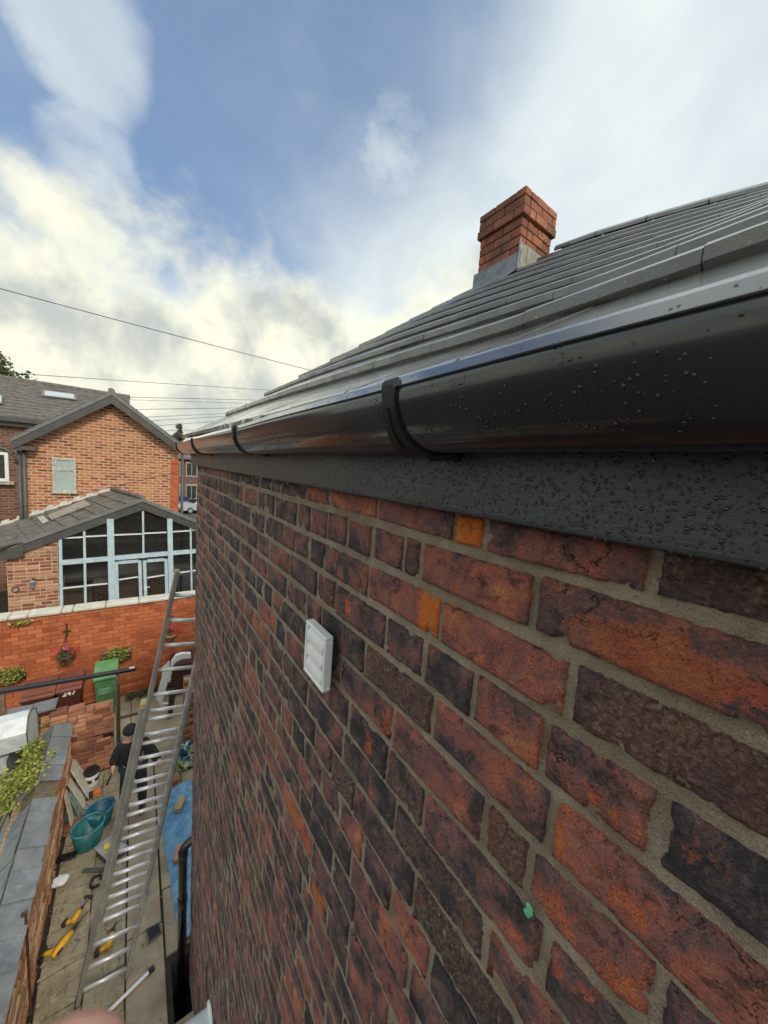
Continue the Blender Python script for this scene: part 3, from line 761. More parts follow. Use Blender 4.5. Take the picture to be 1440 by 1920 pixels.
def m_stone():
    t = NT('yard_stone'); p = t.pos(); a = t.noise(p, 3.5, 5, .6, .4); b = t.noise(p, 22, 6, .68, .5); c = t.noise(p, 120, 4, .7); r_ = t.orand()
    col = t.mix(t.smooth(a, .3, .7), (.23, .18, .108), (.41, .345, .23))
    col = t.mix(t.math('MULTIPLY', r_, .35), col, (.31, .28, .20))
    col = t.mix(t.math('MULTIPLY', t.smooth(b, .48, .66), .6), col, (.17, .125, .07))
    col = t.mix(t.math('MULTIPLY', t.smooth(t.noise(p, 9, 5, .7), .56, .7), .5), col, (.56, .49, .34))
    col = t.mix(t.math('MULTIPLY', t.smooth(t.noise(p, 6, 4, .7), .58, .7), .35), col, (.075, .085, .03))
    ck = t.voro(t.mapv(p, (1, 1, 1)), 5.5, 'DISTANCE_TO_EDGE')
    cr = t.math('MULTIPLY', t.math('SUBTRACT', 1.0, t.smooth(ck, .006, .03)), t.smooth(t.noise(p, 3, 2), .5, .6))
    col = t.mix(t.math('MULTIPLY', cr, .6), col, (.035, .028, .018))
    rr = t.math('ADD', t.math('MULTIPLY', b, .5), .30)
    return t.out(col, rr, t.bump(t.math('SUBTRACT', t.math('ADD', b, t.math('MULTIPLY', c, .4)), cr), .6, .008), spec=.4)
def m_conc():
    t = NT('yard_concrete'); p = t.pos(); a = t.noise(p, 2.5, 5, .6, .3); b = t.noise(p, 60, 5, .7); c = t.noise(p, 220, 3, .7)
    col = t.mix(t.smooth(a, .3, .7), (.25, .195, .128), (.42, .35, .25))
    col = t.mix(t.math('MULTIPLY', t.smooth(b, .55, .7), .55), col, (.11, .09, .064))
    col = t.mix(t.math('MULTIPLY', t.smooth(c, .62, .7), .6), col, (.32, .28, .22))
    rr = t.math('ADD', t.math('MULTIPLY', a, .35), .38)
    return t.out(col, rr, t.bump(t.math('ADD', b, c), .5, .005), spec=.4)
MSTONE, MCONC = m_stone(), m_conc()
MSOIL = simple('joint_soil', (.045, .036, .024), .95, 0, .3, 20, .5, .01)
XW = -.885                                  # inner face of the yard wall
p = MB(); [p.box(a_, b_) for a_, b_ in (((XW - .03, 2.2, -.05), (hx0 - .004, 9.46, .012)), ((hx0 - .004, hy1 + .003, -.05), (1.6, 9.46, .012)), ((hx0 - .004, 2.2, -.05), (1.6, hy0 - .003, .012)))]; yard = struct(p.build('yard_paving', MSOIL))
rs = random.Random(31); fl_n = 0
ys_ = 2.6
for (xa, xb) in ((XW + .05, -.47), (-.455, -.115)):
    y = 2.5 + rs.uniform(0, .25)
    while y < 7.15:
        L = rs.uniform(.36, .62); ye = min(y + L, 7.18)
        mb = MB(); z = .034 + rs.uniform(-.004, .006); w = lambda: rs.uniform(-.008, .008)
        P = [Vector((xa + w(), y + w(), z)), Vector((xb + w(), y + w(), z + rs.uniform(-.003, .003))), Vector((xb + w(), ye - .016 + w(), z)), Vector((xa + w(), ye - .016 + w(), z))]
        ctr = sum(P, Vector()) / 4
        low = [q + (q - ctr).normalized() * .006 - Vector((0, 0, .012)) for q in P]; bot = [Vector((q.x, q.y, 0)) for q in low]
        V = P + low + bot; F = [(0, 1, 2, 3)] + [(i + o, i + 4 + o, (i + 1) % 4 + 4 + o, (i + 1) % 4 + o) for o in (0, 4) for i in range(4)]
        mb.add(V, F); mb.build('flagstone', MSTONE, yard); y = ye
for (xa, xb, y0, y1, z) in ((-.10, .245, 2.3, 4.25, .036), (-.10, .235, 4.26, 5.7, .038), (-.10, .24, 5.72, 7.2, .036), (.262, .62, 2.3, 3.28, .044), (.262, .62, 3.875, 4.6, .044), (.258, .62, 4.62, 7.2, .042), (.63, 1.6, 3.875, 7.2, .04),
                            (XW, -.1, 7.45, 9.4, .03), (-.09, 1.6, 7.22, 9.4, .032)):
    mb = MB(); mb.box((xa, y0, 0), (xb, y1, z), bev=.006); mb.build('concrete_slab', MCONC, yard)
gr = MB(); rg = random.Random(77)
for _ in range(900):                         # moss and weeds along the foot of the wall
    y = rg.uniform(2.6, 7.1); xx = XW + abs(rg.gauss(0, .022)) + .004
    if mnoise.noise(Vector((y * 2.2, 3, 1))) < -.12: continue
    gr.leaf(Vector((xx, y, .03 + abs(rg.gauss(0, .02)))), rg.uniform(.012, .035), rg)
for _ in range(500):
    gr.leaf(Vector((rg.uniform(-.2, .7), 9.3 - abs(rg.gauss(0, .12)), .04 + abs(rg.gauss(0, .05)))), rg.uniform(.03, .08), rg)
def m_leaf(name, c1, c2, c3):
    t = NT(name); k = t.attr('tone'); p = t.pos()
    col = t.ramp(t.math('ADD', t.math('MULTIPLY', k, .75), t.math('MULTIPLY', t.noise(p, 4, 3), .3)), [(0.1, c1), (.55, c2), (.95, c3)])
    return t.out(col, .55, spec=.35)
MLEAF = m_leaf('yellow_green_leaf', (.07, .10, .02), (.24, .27, .045), (.46, .44, .10))
MLEAFD = m_leaf('dark_leaf', (.035, .055, .022), (.075, .11, .04), (.16, .19, .075))
MMOSS = m_leaf('moss', (.03, .035, .012), (.07, .08, .02), (.14, .14, .05))
w_ = gr.build('ground_weeds', MMOSS, None, kind='stuff'); w_['label'] = 'moss and small weeds along the foot of the yard walls'; w_['category'] = 'weeds'
# ------------------------------------------------------------------ brick materials
def m_wallbrick(name, cols, mortar, bw, bh, mw=.016, dirt=.3, vec='xz'):
    t = NT(name); p = t.pos(); s = t.n('ShaderNodeSeparateXYZ'); t.l(p, s.inputs[0]); cb = t.n('ShaderNodeCombineXYZ')
    if vec == 'xz': t.l(s.outputs[0], cb.inputs[0])
    else: t.l(s.outputs[1], cb.inputs[0])
    wob = t.math('MULTIPLY', t.math('SUBTRACT', t.noise(p, 2.5, 2), .5), .012)
    t.l(t.math('ADD', s.outputs[2], wob), cb.inputs[1])
    b = t.n('ShaderNodeTexBrick'); t.l(cb.outputs[0], b.inputs['Vector']); b.inputs['Scale'].default_value = 1.0
    b.inputs['Brick Width'].default_value = bw; b.inputs['Row Height'].default_value = bh; b.inputs['Mortar Size'].default_value = mw; b.inputs['Mortar Smooth'].default_value = .25
    b.inputs['Color1'].default_value = (0, 0, 0, 1); b.inputs['Color2'].default_value = (1, 1, 1, 1); b.inputs['Mortar'].default_value = (.5, .5, .5, 1); b.offset = .5
    sep_ = t.n('ShaderNodeSeparateColor'); t.l(b.outputs['Color'], sep_.inputs[0])
    a = t.noise(p, 7, 4, .6); f = t.noise(p, 45, 4, .7)
    k = t.math('ADD', t.math('MULTIPLY', sep_.outputs[0], .75), t.math('MULTIPLY', t.noise(cb.outputs[0], 9, 2), .35))
    bc = t.ramp(k, [(0.1, cols[0]), (.5, cols[1]), (.95, cols[2])])
    bc = t.mix(t.math('MULTIPLY', t.smooth(f, .5, .7), dirt), bc, tuple(x * .35 for x in cols[0]))
    mc = t.mix(t.smooth(a, .3, .7), tuple(x * .75 for x in mortar), mortar)
    col = t.mix(b.outputs['Fac'], bc, mc)
    h = t.math('SUBTRACT', t.math('MULTIPLY', f, .3), b.outputs['Fac'])
    return t.out(col, .88, t.bump(h, .7, .012), spec=.2)
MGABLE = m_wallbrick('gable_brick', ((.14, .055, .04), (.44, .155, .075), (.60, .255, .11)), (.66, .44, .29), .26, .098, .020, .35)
MLEFTW = m_wallbrick('dark_wing_brick', ((.10, .055, .04), (.20, .09, .06), (.28, .13, .08)), (.30, .21, .15), .26, .098, .018, .3)  # rear range is of darker brick than the gable
MTERR = m_wallbrick('terrace_brick', ((.10, .05, .045), (.17, .08, .06), (.24, .12, .085)), (.24, .19, .15), .30, .11, .014, .3)
MDARKW = simple('grey_upvc', (.19, .19, .18), .55, 0, .1, 4, .05)
MDARK2 = simple('dark_fascia', (.085, .083, .077), .5, 0, .12, 4, .05)
MRTILE = simple('brown_grey_tile', (.16, .142, .122), .75, 0, .25, 5, .5, .012)
def m_glass(name, c, a=.62, r=.04):
    t = NT(name); t.m.blend_method = 'BLEND' if hasattr(t.m, 'blend_method') else None
    return t.out(c, r, spec=.6, Alpha=a)
MGLASS = m_glass('window_glass', (.03, .034, .034), .30)
MFROST = simple('frosted_glass', (.40, .47, .44), .35, 0, .06, 2, .05)
MWOODW = simple('flaking_white_paint', (.62, .62, .56), .7, 0, .25, 30, .3, c2=(.22, .20, .16))
MBLUE = simple('pale_blue_paint', (.50, .63, .68), .5, 0, .10, 7, .12)
MROOM = simple('room_wall', (.42, .37, .31), .9)
# ------------------------------------------------------------------ neighbour's house
YH = 15.7
nh = thing('neighbour_house', 'orange brick gabled house with flaking window beyond the red garden wall', 'house', (-.8, YH, 0))
xl, xr = onY(40, 850, YH).x, onY(335, 880, YH).x
apex = onY(210, 748, YH); zl = onY(40, 828, YH).z - .12; zr = onY(335, 838, YH).z
w = MB(); poly = [(xl, YH, -.02), (xr, YH, -.02), (xr, YH, zr), (apex.x, YH, apex.z), (xl, YH, zl)]
w.prism(poly, (0, 6.0, 0)); w.build('wall', MGABLE, nh)
# roof of the wing: two slabs with dark barge boards
aT = Vector((apex.x, YH - .30, onY(210, 735, YH - .3).z)); eL = onY(20, 822, YH - .3); eR = onY(338, 832, YH - .3)
def slab(a, b, depth, th, mat, name, par):
    m = MB(); m.prism([a, b, b - Vector((0, 0, th)), a - Vector((0, 0, th))], (0, depth, 0)); return m.build(name, mat, par)
rl = slab(aT, eL, 7.5, .10, MRTILE, 'roof_slope', nh); rr_ = slab(aT, eR, 7.5, .10, MRTILE, 'roof_slope', nh)
for (e, nm) in ((eL, 'l'), (eR, 'r')):
    m = MB(); o1 = Vector((0, -.03, -.085)); m.prism([aT + o1, e + o1, e + o1 - Vector((0, 0, .26)), aT + o1 - Vector((0, 0, .30))], (0, .05, 0)); m.build('barge_board', MDARK2, nh)
    m = MB(); o1 = Vector((0, -.05, .012)); m.prism([aT + o1, e + o1, e + o1 - Vector((0, 0, .115)), aT + o1 - Vector((0, 0, .115))], (0, .05, 0)); m.build('verge_strip', MDARKW, nh)
m = MB(); b0 = onY(67, 838, YH - .28); m.box((eL.x, YH - .30, b0.z - .12), (b0.x, YH - .02, eL.z - .2)); m.build('boxed_eaves', MDARK2, nh)
m = MB(); nn = 14
for k in range(nn):
    f0, f1 = k / nn, (k + 1) / nn + .01
    a, b = aT.lerp(eL, f0), aT.lerp(eL, f1); m.prism([a + Vector((0, .05, .045)), b + Vector((0, .05, .06)), b + Vector((0, .05, .002)), a + Vector((0, .05, .002))], (0, 7.2, 0))
    a, b = aT.lerp(eR, f0), aT.lerp(eR, f1); m.prism([a + Vector((0, .05, .045)), b + Vector((0, .05, .06)), b + Vector((0, .05, .002)), a + Vector((0, .05, .002))], (0, 7.2, 0))
m.build('tile_courses', MRTILE, rl, kind='stuff')
m = MB(); m.tube([aT + Vector((0, -.04, .03)), aT + Vector((0, 7.3, .03))], .10, 10); m.build('ridge_capping', MDARKW, nh)
# flaking window
wt, wb = onY(97, 858, YH - .04), onY(143, 923, YH - .04)
win = MB(); x0, x1, z0, z1 = wt.x, wb.x, wb.z, wt.z; fw = .055
for bx in (((x0, YH - .05, z0), (x0 + fw, YH + .02, z1)), ((x1 - fw, YH - .052, z0), (x1, YH + .02, z1)), ((x0 + fw, YH - .051, z1 - fw), (x1 - fw, YH + .02, z1)), ((x0 + fw, YH - .051, z0), (x1 - fw, YH + .02, z0 + fw)), ((x0 + fw, YH - .045, z0 + (z1 - z0) * .635), (x1 - fw, YH + .02, z0 + (z1 - z0) * .635 + fw))): win.box(*bx)
wf_ = win.build('window', MWOODW, nh)
zm = z0 + (z1 - z0) * .635
for (za, zb_) in ((z0 + fw, zm), (zm + fw, z1 - fw)):
    m = MB(); m.box((x0 + fw, YH - .022, za), (x1 - fw, YH - .014, zb_)); m.build('pane', MFROST, wf_)
m = MB(); m.box((x0 + fw + .01, YH - .04, zm + fw + .01), (x1 - fw - .02, YH - .03, zm + fw + .05)); m.box((x0 + fw + .01, YH - .04, zm + fw + .051), (x0 + fw + .045, YH - .03, z1 - fw - .01)); m.box((x1 - fw - .05, YH - .04, zm + fw + .051), (x1 - fw - .02, YH - .03, z1 - fw - .01)); m.build('top_light_frame', MWOODW, wf_)
m = MB(); m.box((x0 - .03, YH - .08, z0 - .05), (x1 + .03, YH - .001, z0 - .003)); m.build('sill', MWOODW, wf_)
# repaired strip of newer red brick at the right corner
MREDN = m_wallbrick('newer_red_brick', ((.40, .085, .035), (.50, .12, .05), (.58, .16, .06)), (.42, .20, .12), .24, .098, .010, .1)
m = MB(); q = onY(320, 862, YH); m.box((q.x, YH - .006, 0), (xr + .004, YH + .3, q.z)); m.build('brick_patch', MREDN, nh)
# drainpipes in the corner and at the right edge
for px_, y0p, y1p, r_ in ((44, 833, 975, .055), (35, 845, 968, .05)):
    a = onY(px_, y0p, YH - .1); m = MB(); m.tube([(a.x, YH - .1, a.z), (onY(px_ + 5, y1p, YH - .1).x, YH - .1, 1.0)], r_, 10); m.build('drainpipe', MDARK2, nh, smooth=True)
a = onY(0, 838, YH - .1); b = onY(10, 842, YH - .1); c = onY(33, 858, YH - .1); m = MB(); m.tube([(a.x - .3, YH - .1, a.z), b, c, c - Vector((0, 0, .2))], .06, 10); m.build('branch_pipe', MDARK2, nh, smooth=True)
a = onY(339, 850, YH); m = MB(); m.tube([(a.x + .05, YH - .05, zr - .1), (a.x + .05, YH - .05, 0)], .05, 10); m.build('drainpipe', MDARK2, nh, smooth=True)
# main range behind, at the left
mr = thing('rear_range', 'long tiled roof range with rooflights behind the orange gable at left', 'house', (-4, 19, 0))
YM = 18.6
e0, e1 = onY(-140, 762, YM), onY(90, 793, YM); rg0, rg1 = onY(-200, 690, 23.5), onY(243, 742, 23.5)
zE = (onY(0, 779, YM).z + onY(80, 791, YM).z) / 2; zR = (onY(0, 713, 23.5).z + onY(240, 742, 23.5).z) / 2; xL_, xR_ = -9.0, onY(243, 742, 23.5).x
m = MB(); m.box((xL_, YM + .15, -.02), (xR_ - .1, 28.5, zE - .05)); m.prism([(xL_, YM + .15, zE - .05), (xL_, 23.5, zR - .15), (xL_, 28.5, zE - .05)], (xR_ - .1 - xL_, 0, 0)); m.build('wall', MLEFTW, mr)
NCR = 13; rf = None
m = MB()
for k in range(NCR):
    f0, f1 = k / NCR, (k + 1) / NCR + .012
    for sgn in (1, -1):
        ya, yb = (YM + (23.5 - YM) * f0, YM + (23.5 - YM) * f1) if sgn == 1 else (28.4 - 4.9 * f0, 28.4 - 4.9 * f1)
        za, zb_ = zE + (zR - zE) * f0, zE + (zR - zE) * f1
        m.prism([(xL_, ya, za + .075), (xL_, yb, zb_ + .02), (xL_, yb, zb_ - .05), (xL_, ya, za - .02)], (xR_ - xL_, 0, 0))
rf = m.build('roof', MRTILE, mr)
m = MB(); m.tube([(xL_, 23.5, zR + .03), (xR_ + .02, 23.5, zR + .03)], .12, 10); m.build('ridge_capping', MRTILE, mr)
m = MB(); m.box((xL_, YM - .14, zE - .14), (onY(92, 794, YM).x, YM - .02, zE + .01)); m.build('eaves_gutter', MDARK2, mr)
m = MB(); m.box((xL_, YM - .02, zE - .30), (xR_, YM + .16, zE - .03)); m.build('fascia_board', MDARK2, mr)
nrm = Vector((0, -(zR - zE), 23.5 - YM)).normalized(); pl0 = Vector((0, YM, zE + .06))
def onPl(px, py, off=0.0): r = ray(px, py); t_ = (pl0 + nrm * off - CAM).dot(nrm) / r.dot(nrm); return CAM + r * t_
MRLITE = simple('rooflight_glass', (.55, .60, .62), .2, 0, .05)
for quad in (((79, 733), (143, 741), (145, 751), (78, 743)), ((-22, 739), (5, 743), (5, 758), (-22, 756))):
    m = MB(); P = [onPl(*q, off=.03) for q in quad]; ce = sum(P, Vector()) / 4; P2 = [ce + (q - ce) * .84 + nrm * .045 for q in P]
    f_ = m.prism(P, nrm * .04).build('rooflight', MDARKW, mr); m2 = MB(); m2.prism(P2, nrm * .012); m2.build('pane', MRLITE, f_)
a, b = onY(-12, 845, YM + .14), onY(17, 905, YM + .14)
m = MB(); zt2, zb2 = onY(8, 848, YM + .14).z, onY(8, 902, YM + .14).z; xa, xb = a.x, onY(17, 870, YM + .14).x
for bx in (((xb - .1, YM + .06, zb2), (xb, YM + .18, zt2)), ((xa, YM + .062, zt2 - .1), (xb - .1, YM + .18, zt2)), ((xa, YM + .061, zb2), (xb - .1, YM + .18, zb2 + .1)), ((xa - .1, YM + .06, zb2), (xa, YM + .18, zt2))): m.box(*bx)
f_ = m.build('window', MWHITE, mr)
m = MB(); m.box((xa, YM + .10, zb2 + .1), (xb - .1, YM + .11, zt2 - .1)); m.build('pane', simple('dark_pane', (.05, .055, .06), .1), f_)  # near-black glass of the rear range window
m = MB(); m.box((xa - .2, YM - .02, zb2 - .12), (xb + .14, YM + .145, zb2 - .003)); m.build('sill', simple('stone_sill', (.42, .38, .32), .8), f_)
# ------------------------------------------------------------------ garden room
YG = 13.0
gn = thing('garden_room', 'brick garden room with pale blue glazed gable behind the red wall', 'garden room', (-.5, YG, 0))
A1, A2 = onY(268, 936, YG), onY(210, 914, YH - .02); A2.z = A1.z + .02
E1, E2 = onY(-90, 1062, YG), onY(-90, 1007, YH - .02); F1, F2 = onY(430, 1002, YG), onY(430, 992, YH - .02)
sl_l = (E1 - A1); E2 = A2 + sl_l * ((E2.x - A2.x) / sl_l.x); sl_r = (F1 - A1); F2 = A2 + sl_r
def bil(s, t_, R1, L1, R2, L2): return R1.lerp(L1, s).lerp(R2.lerp(L2, s), t_)
base = MB()
for (L1, L2) in ((E1, E2), (F1, F2)):
    q = [A1, L1, L2, A2]; base.prism([v_ - Vector((0, 0, .03)) for v_ in q], (0, 0, -.06))
groof = base.build('roof', MDARK2, gn)
rt = random.Random(2)
for (L1, L2, nC, fl_) in ((E1, E2, 11, 1), (F1, F2, 5, 0)):
    n_ = (L1 - A1).cross(A2 - A1).normalized()
    if n_.z < 0: n_ = -n_
    for c_ in range(nC):
        s0, s1 = c_ / nC, (c_ + 1) / nC
        nt_ = 5; st_ = 0 if c_ % 2 else -.5
        for k in range(6):
            t0, t1 = (k + st_) / nt_, (k + 1 + st_) / nt_
            t0, t1 = max(0, t0) + .004, min(1, t1) - .004
            if t1 - t0 < .03: continue
            up = rt.uniform(0, .006)
            P = [bil(s0 + .002, t0, A1, L1, A2, L2) + n_ * (.005 + up), bil(s1 + .012, t0, A1, L1, A2, L2) + n_ * (.045 + up), bil(s1 + .012, t1, A1, L1, A2, L2) + n_ * (.045 + up), bil(s0 + .002, t1, A1, L1, A2, L2) + n_ * (.005 + up)]
            mb = MB(); mb.prism([v_ - n_ * .038 for v_ in P], n_ * .038); mb.build('roof_tile', MRTILE, groof)
m = MB(); m.tube([A1 + Vector((0, 0, .05)), A2 + Vector((0, 0, .05))], .07, 8); m.build('ridge_capping', MRTILE, gn)
# white mortar fillet where the roof meets the house
MFIL = simple('white_mortar', (.66, .64, .58), .9, 0, .1)
for (L2, n_) in ((E2, 22), (F2, 10)):
    m = MB()
    for k in range(n_):
        a, b = A2.lerp(L2, k / n_), A2.lerp(L2, (k + 1) / n_); h_ = .10 + .07 * (k % 2)
        m.prism([a + Vector((0, -.03, 0)), b + Vector((0, -.03, 0)), b + Vector((0, -.03, h_)), a + Vector((0, -.03, h_))], (0, .026, 0))
    m.build('mortar_fillet', MFIL, gn)
for (L1, nm) in ((E1, 0), (F1, 1)):
    m = MB(); o1 = Vector((0, -.10, .035)); m.prism([A1 + o1, L1 + o1, L1 + o1 - Vector((0, 0, .10)), A1 + o1 - Vector((0, 0, .10))], (0, .07, 0)); m.build('verge_strip', MDARKW, gn)
    m = MB(); o1 = Vector((0, -.07, -.062)); m.prism([A1 + o1, L1 + o1, L1 + o1 - Vector((0, 0, .22)), A1 + o1 - Vector((0, 0, .26))], (0, .05, 0)); m.build('barge_board', MDARK2, gn)
m = MB(); q1, q2 = onY(-60, 1062, YG - .06), onY(44, 1040, YG - .06); m.prism([onY(-60, 1062, YG - .1), onY(-60, 1040, YG - .1), onY(44, 1016, YG - .1), onY(44, 1044, YG - .1)], (0, .1, 0)); m.build('boxed_eaves', MDARK2, gn)
# roof window strip on the garden room
n_ = (E1 - A1).cross(A2 - A1).normalized(); n_ = n_ if n_.z > 0 else -n_
def onR(px, py, off): r = ray(px, py); t_ = (A1 + n_ * off - CAM).dot(n_) / r.dot(n_); return CAM + r * t_
m = MB(); m.prism([onR(*q, .06) for q in ((90, 969), (158, 940), (170, 947), (97, 975))], n_ * .05); rw = m.build('roof_window', simple('tan_blind', (.34, .30, .24), .5), gn)
m = MB(); m.prism([onR(*q, .055) for q in ((70, 971), (82, 968), (92, 978), (80, 982))], n_ * .03); m.build('patch_flashing', simple('pale_lead', (.5, .5, .48), .5), gn)
# brick pier left of the glazing: bricks one by one
def m_pbrick(name, c):
    t = NT(name); p = t.pos(); tone = t.attr('tone'); a = t.noise(p, 30, 4, .7)
    col = t.ramp(t.math('ADD', t.math('MULTIPLY', tone, .8), t.math('MULTIPLY', a, .3)), [(.1, c[0]), (.5, c[1]), (.95, c[2])])
    col = t.mix(t.math('MULTIPLY', t.smooth(t.noise(p, 60, 4, .7), .55, .7), .35), col, tuple(x * .4 for x in c[0]))
    col = t.mix(t.math('MULTIPLY', t.smooth(t.noise(p, 1.7, 5, .65, .5), .46, .66), .42), col, tuple(x * .55 for x in c[0]))
    col = t.mix(t.math('MULTIPLY', t.smooth(t.noise(t.mapv(p, (.8, 1, 2.4)), 5, 6, .75), .62, .72), .40), col, (.62, .48, .40))
    return t.out(col, .88, t.bump(a, .5, .006), spec=.2)
MPB = m_pbrick('garden_room_brick', ((.20, .07, .045), (.34, .13, .08), (.56, .34, .20)))
xp0, xp1 = onY(14, 1100, YG).x, onY(109, 1060, YG).x; zfl = 1.15
m = MB(); m.add([(xp0, YG + .005, 0), (xp1, YG + .005, 0), (xp1, YG + .005, onY(109, 1012, YG).z), (xp0, YG + .005, onY(14, 1042, YG).z), (xp0, YG + .3, 0), (xp1, YG + .3, 0), (xp1, YG + .3, onY(109, 1012, YG).z), (xp0, YG + .3, onY(14, 1042, YG).z)], [(0, 1, 2, 3), (7, 6, 5, 4), (0, 3, 7, 4), (1, 5, 6, 2)])
gw = m.build('wall', simple('pale_mortar', (.62, .44, .30), .9), gn)
z = onY(109, 1012, YG).z; k = 0
pr = random.Random(8)
while z > zfl:
    x = xp0 - (.0 if k % 2 else .125)
    zlim = lambda xx_: onY(14, 1042, YG).z + (xx_ - xp0) / (xp1 - xp0) * (onY(109, 1012, YG).z - onY(14, 1042, YG).z)
    while x < xp1 - .03:
        L = .25 if pr.random() > .2 else .125
        xa, xb = max(x, xp0) + .011, min(x + L, xp1) - .011
        if xb - xa > .03 and z <= zlim((xa + xb) / 2) + .02:
            mb = MB(); dd = pr.uniform(-.004, .004); mb.box((xa, YG - .008 + dd, z - .083), (xb, YG + .05, z - .013 + pr.uniform(-.004, .004)), bev=.006, tone=pr.random()); mb.build('brick', MPB, gw)
        x += L
    z -= .097; k += 1
# glazing
def fr(px1, py1, px2, py2, w_, name='frame_member', mat=None, dy=0.0, dep=.09, par=None):
    a, b = onY(px1, py1, YG + dy), onY(px2, py2, YG + dy); m = MB(); m.beam(a, b, dep, w_, up=(0, 0, 1) if abs(px2 - px1) > 8 else (1, 0, 0)); return m.build(name, mat or MBLUE, par or glz)
def rl_(px): return 948 + (abs(268 - px) * (.30 if px < 268 else .36)) + 6       # underside of the barge boards
m = MB(); a, b = onY(112, 1055, YG), onY(400, 1030, YG); m.beam(a, b, .11, .13); glz = m.build('glazing', MBLUE, gn)
for px_, w__ in ((113, .07), (158, .055), (207, .16), (268, .05), (318, .14), (357, .05), (398, .06)):
    if px_ in (158, 357, 113, 398): fr(px_, rl_(px_), px_ + 3, 1150, w__, 'mullion', dy=-.004)
    elif px_ == 268: fr(px_, rl_(px_) + 4, px_ + 1, 1046, w__, 'mullion', dy=-.004)
    else: fr(px_, rl_(px_), px_ + 4, 1150, w__, 'post', dy=-.012, dep=.12)
for (x0, y0, x1, y1) in ((116, 1009, 156, 1007), (161, 1006, 200, 1004), (214, 1003, 266, 1001), (270, 1000, 312, 998), (324, 997, 355, 995), (360, 994, 396, 991)): fr(x0, y0, x1, y1, .035, 'glazing_bar', MWHITE, dy=.0, dep=.05)
for (x0, y0, x1, y1) in ((118, 1103, 157, 1099), (162, 1098, 202, 1094), (325, 1075, 356, 1071), (361, 1070, 398, 1066)): fr(x0, y0, x1, y1, .035, 'glazing_bar', MWHITE, dy=.0, dep=.05)
fr(113, rl_(113) + 2, 205, rl_(205) + 4, .05, 'head_rail', dy=.01)
for (xa, xb) in ((215, 265), (268, 314)):
    ya = 1050 - (xa - 215) * .06; yb = 1050 - (xb - 215) * .06
    m = MB()
    for (q0, q1, ww, up) in (((xa + 3, ya + 4), (xa + 6, 1150), .085, (1, 0, 0)), ((xb - 3, yb + 4), (xb, 1150), .085, (1, 0, 0)), ((xa + 7, ya + 5), (xb - 6, yb + 5), .09, (0, 0, 1)), ((xa + 9, 1148), (xb - 4, 1144), .12, (0, 0, 1))): m.beam(onY(*q0, YG - .03), onY(*q1, YG - .03), .05, ww, up=up)
    dr_ = m.build('door', MBLUE, gn)
    m = MB(); m.beam(onY(xa + 8, 1087 - (xa - 215) * .07, YG - .03), onY(xb - 6, 1085 - (xb - 215) * .07, YG - .03), .04, .035); m.build('glazing_bar', MWHITE, dr_)
    m = MB(); P = [onY(xa + 6, ya + 6, YG - .02), onY(xb - 5, yb + 6, YG - .02), onY(xb - 3, 1150, YG - .02), onY(xa + 8, 1150, YG - .02)]; m.prism(P, (0, .006, 0)); m.build('pane', MGLASS, dr_)
    if xa > 250: m = MB(); a = onY(xa + 5, 1102, YG - .07); m.tube([a, a + Vector((.11, -.01, .015))], .014, 8); m.box((a.x - .02, YG - .07, a.z - .1), (a.x + .02, YG - .054, a.z + .06)); m.build('door_handle', MWHITE, dr_)
vx = [113, 158, 207, 268, 318, 357, 398]
for xa, xb in zip(vx, vx[1:]):
    m = MB(); mid = lambda x: 1055 - (x - 112) * .087
    P = [onY(xa + 1, rl_(xa) - 3, YG + .02), onY(xb, rl_(xb) - 3, YG + .02), onY(xb, mid(xb), YG + .02), onY(xa + 1, mid(xa), YG + .02)]; m.prism(P, (0, .006, 0)); m.build('pane', MGLASS, glz)
    if xa in (207, 268): continue
    m = MB(); P = [onY(xa + 1, mid(xa), YG + .02), onY(xb, mid(xb), YG + .02), onY(xb + 3, 1150, YG + .02), onY(xa + 4, 1150, YG + .02)]; m.prism(P, (0, .006, 0)); m.build('pane', MGLASS, glz)
m = MB(); xi0, xi1 = xp0 + .1, onY(398, 1050, YG).x
m.add([(xi0, YG + .3, 1.6), (xi1, YG + .3, 1.6), (xi1, YH - .02, 1.6), (xi0, YH - .02, 1.6), (xi0, YG + .3, 3.1), (xi1, YG + .3, 3.1), (xi1, YH - .02, 3.1), (xi0, YH - .02, 3.1)], [(0, 1, 2, 3), (0, 3, 7, 4), (1, 5, 6, 2), (3, 2, 6, 7)]); m.build('room', MROOM, gn)
MWICK = simple('wicker', (.34, .24, .12), .8, 0, .3, 60, .6, .01)
for (px_, py_, r_, nm, lab) in ((146, 1125, .16, 'a', 'round wicker basket low behind the glass at the left of the garden room'), (230, 1114, .15, 'b', 'shallow wicker basket behind the left glazed garden door')):
    c = onY(px_, py_, YG + .45); m = MB(); m.lathe([(r_ * .7, -.16), (r_ * .9, -.06), (r_, .06), (r_ * 1.05, .07), (r_ * .92, .05), (r_ * .7, -.14)], 18, Matrix.Translation(c)); tag(m.build('wicker_basket', MWICK), lab, 'basket')
    pl = MB(); pl.box((c.x - .35, c.y - .2, 1.6), (c.x + .35, c.y + .25, c.z - .16)); tag(pl.build('shelf_unit', simple('shelf_wood', (.22, .14, .08))), 'low wooden shelf carrying the ' + ('round' if nm == 'a' else 'shallow') + ' wicker basket in the garden room', 'shelf')
c = onY(166, 1122, YG + .35); m = MB(); m.lathe([(.06, -.14), (.09, .08), (.10, .09), (.08, .07), (.05, -.1)], 14, Matrix.Translation(c)); tag(m.build('plant_pot', simple('green_glaze', (.06, .22, .16), .3)), 'dark green pot behind the glass beside the round basket', 'pot')
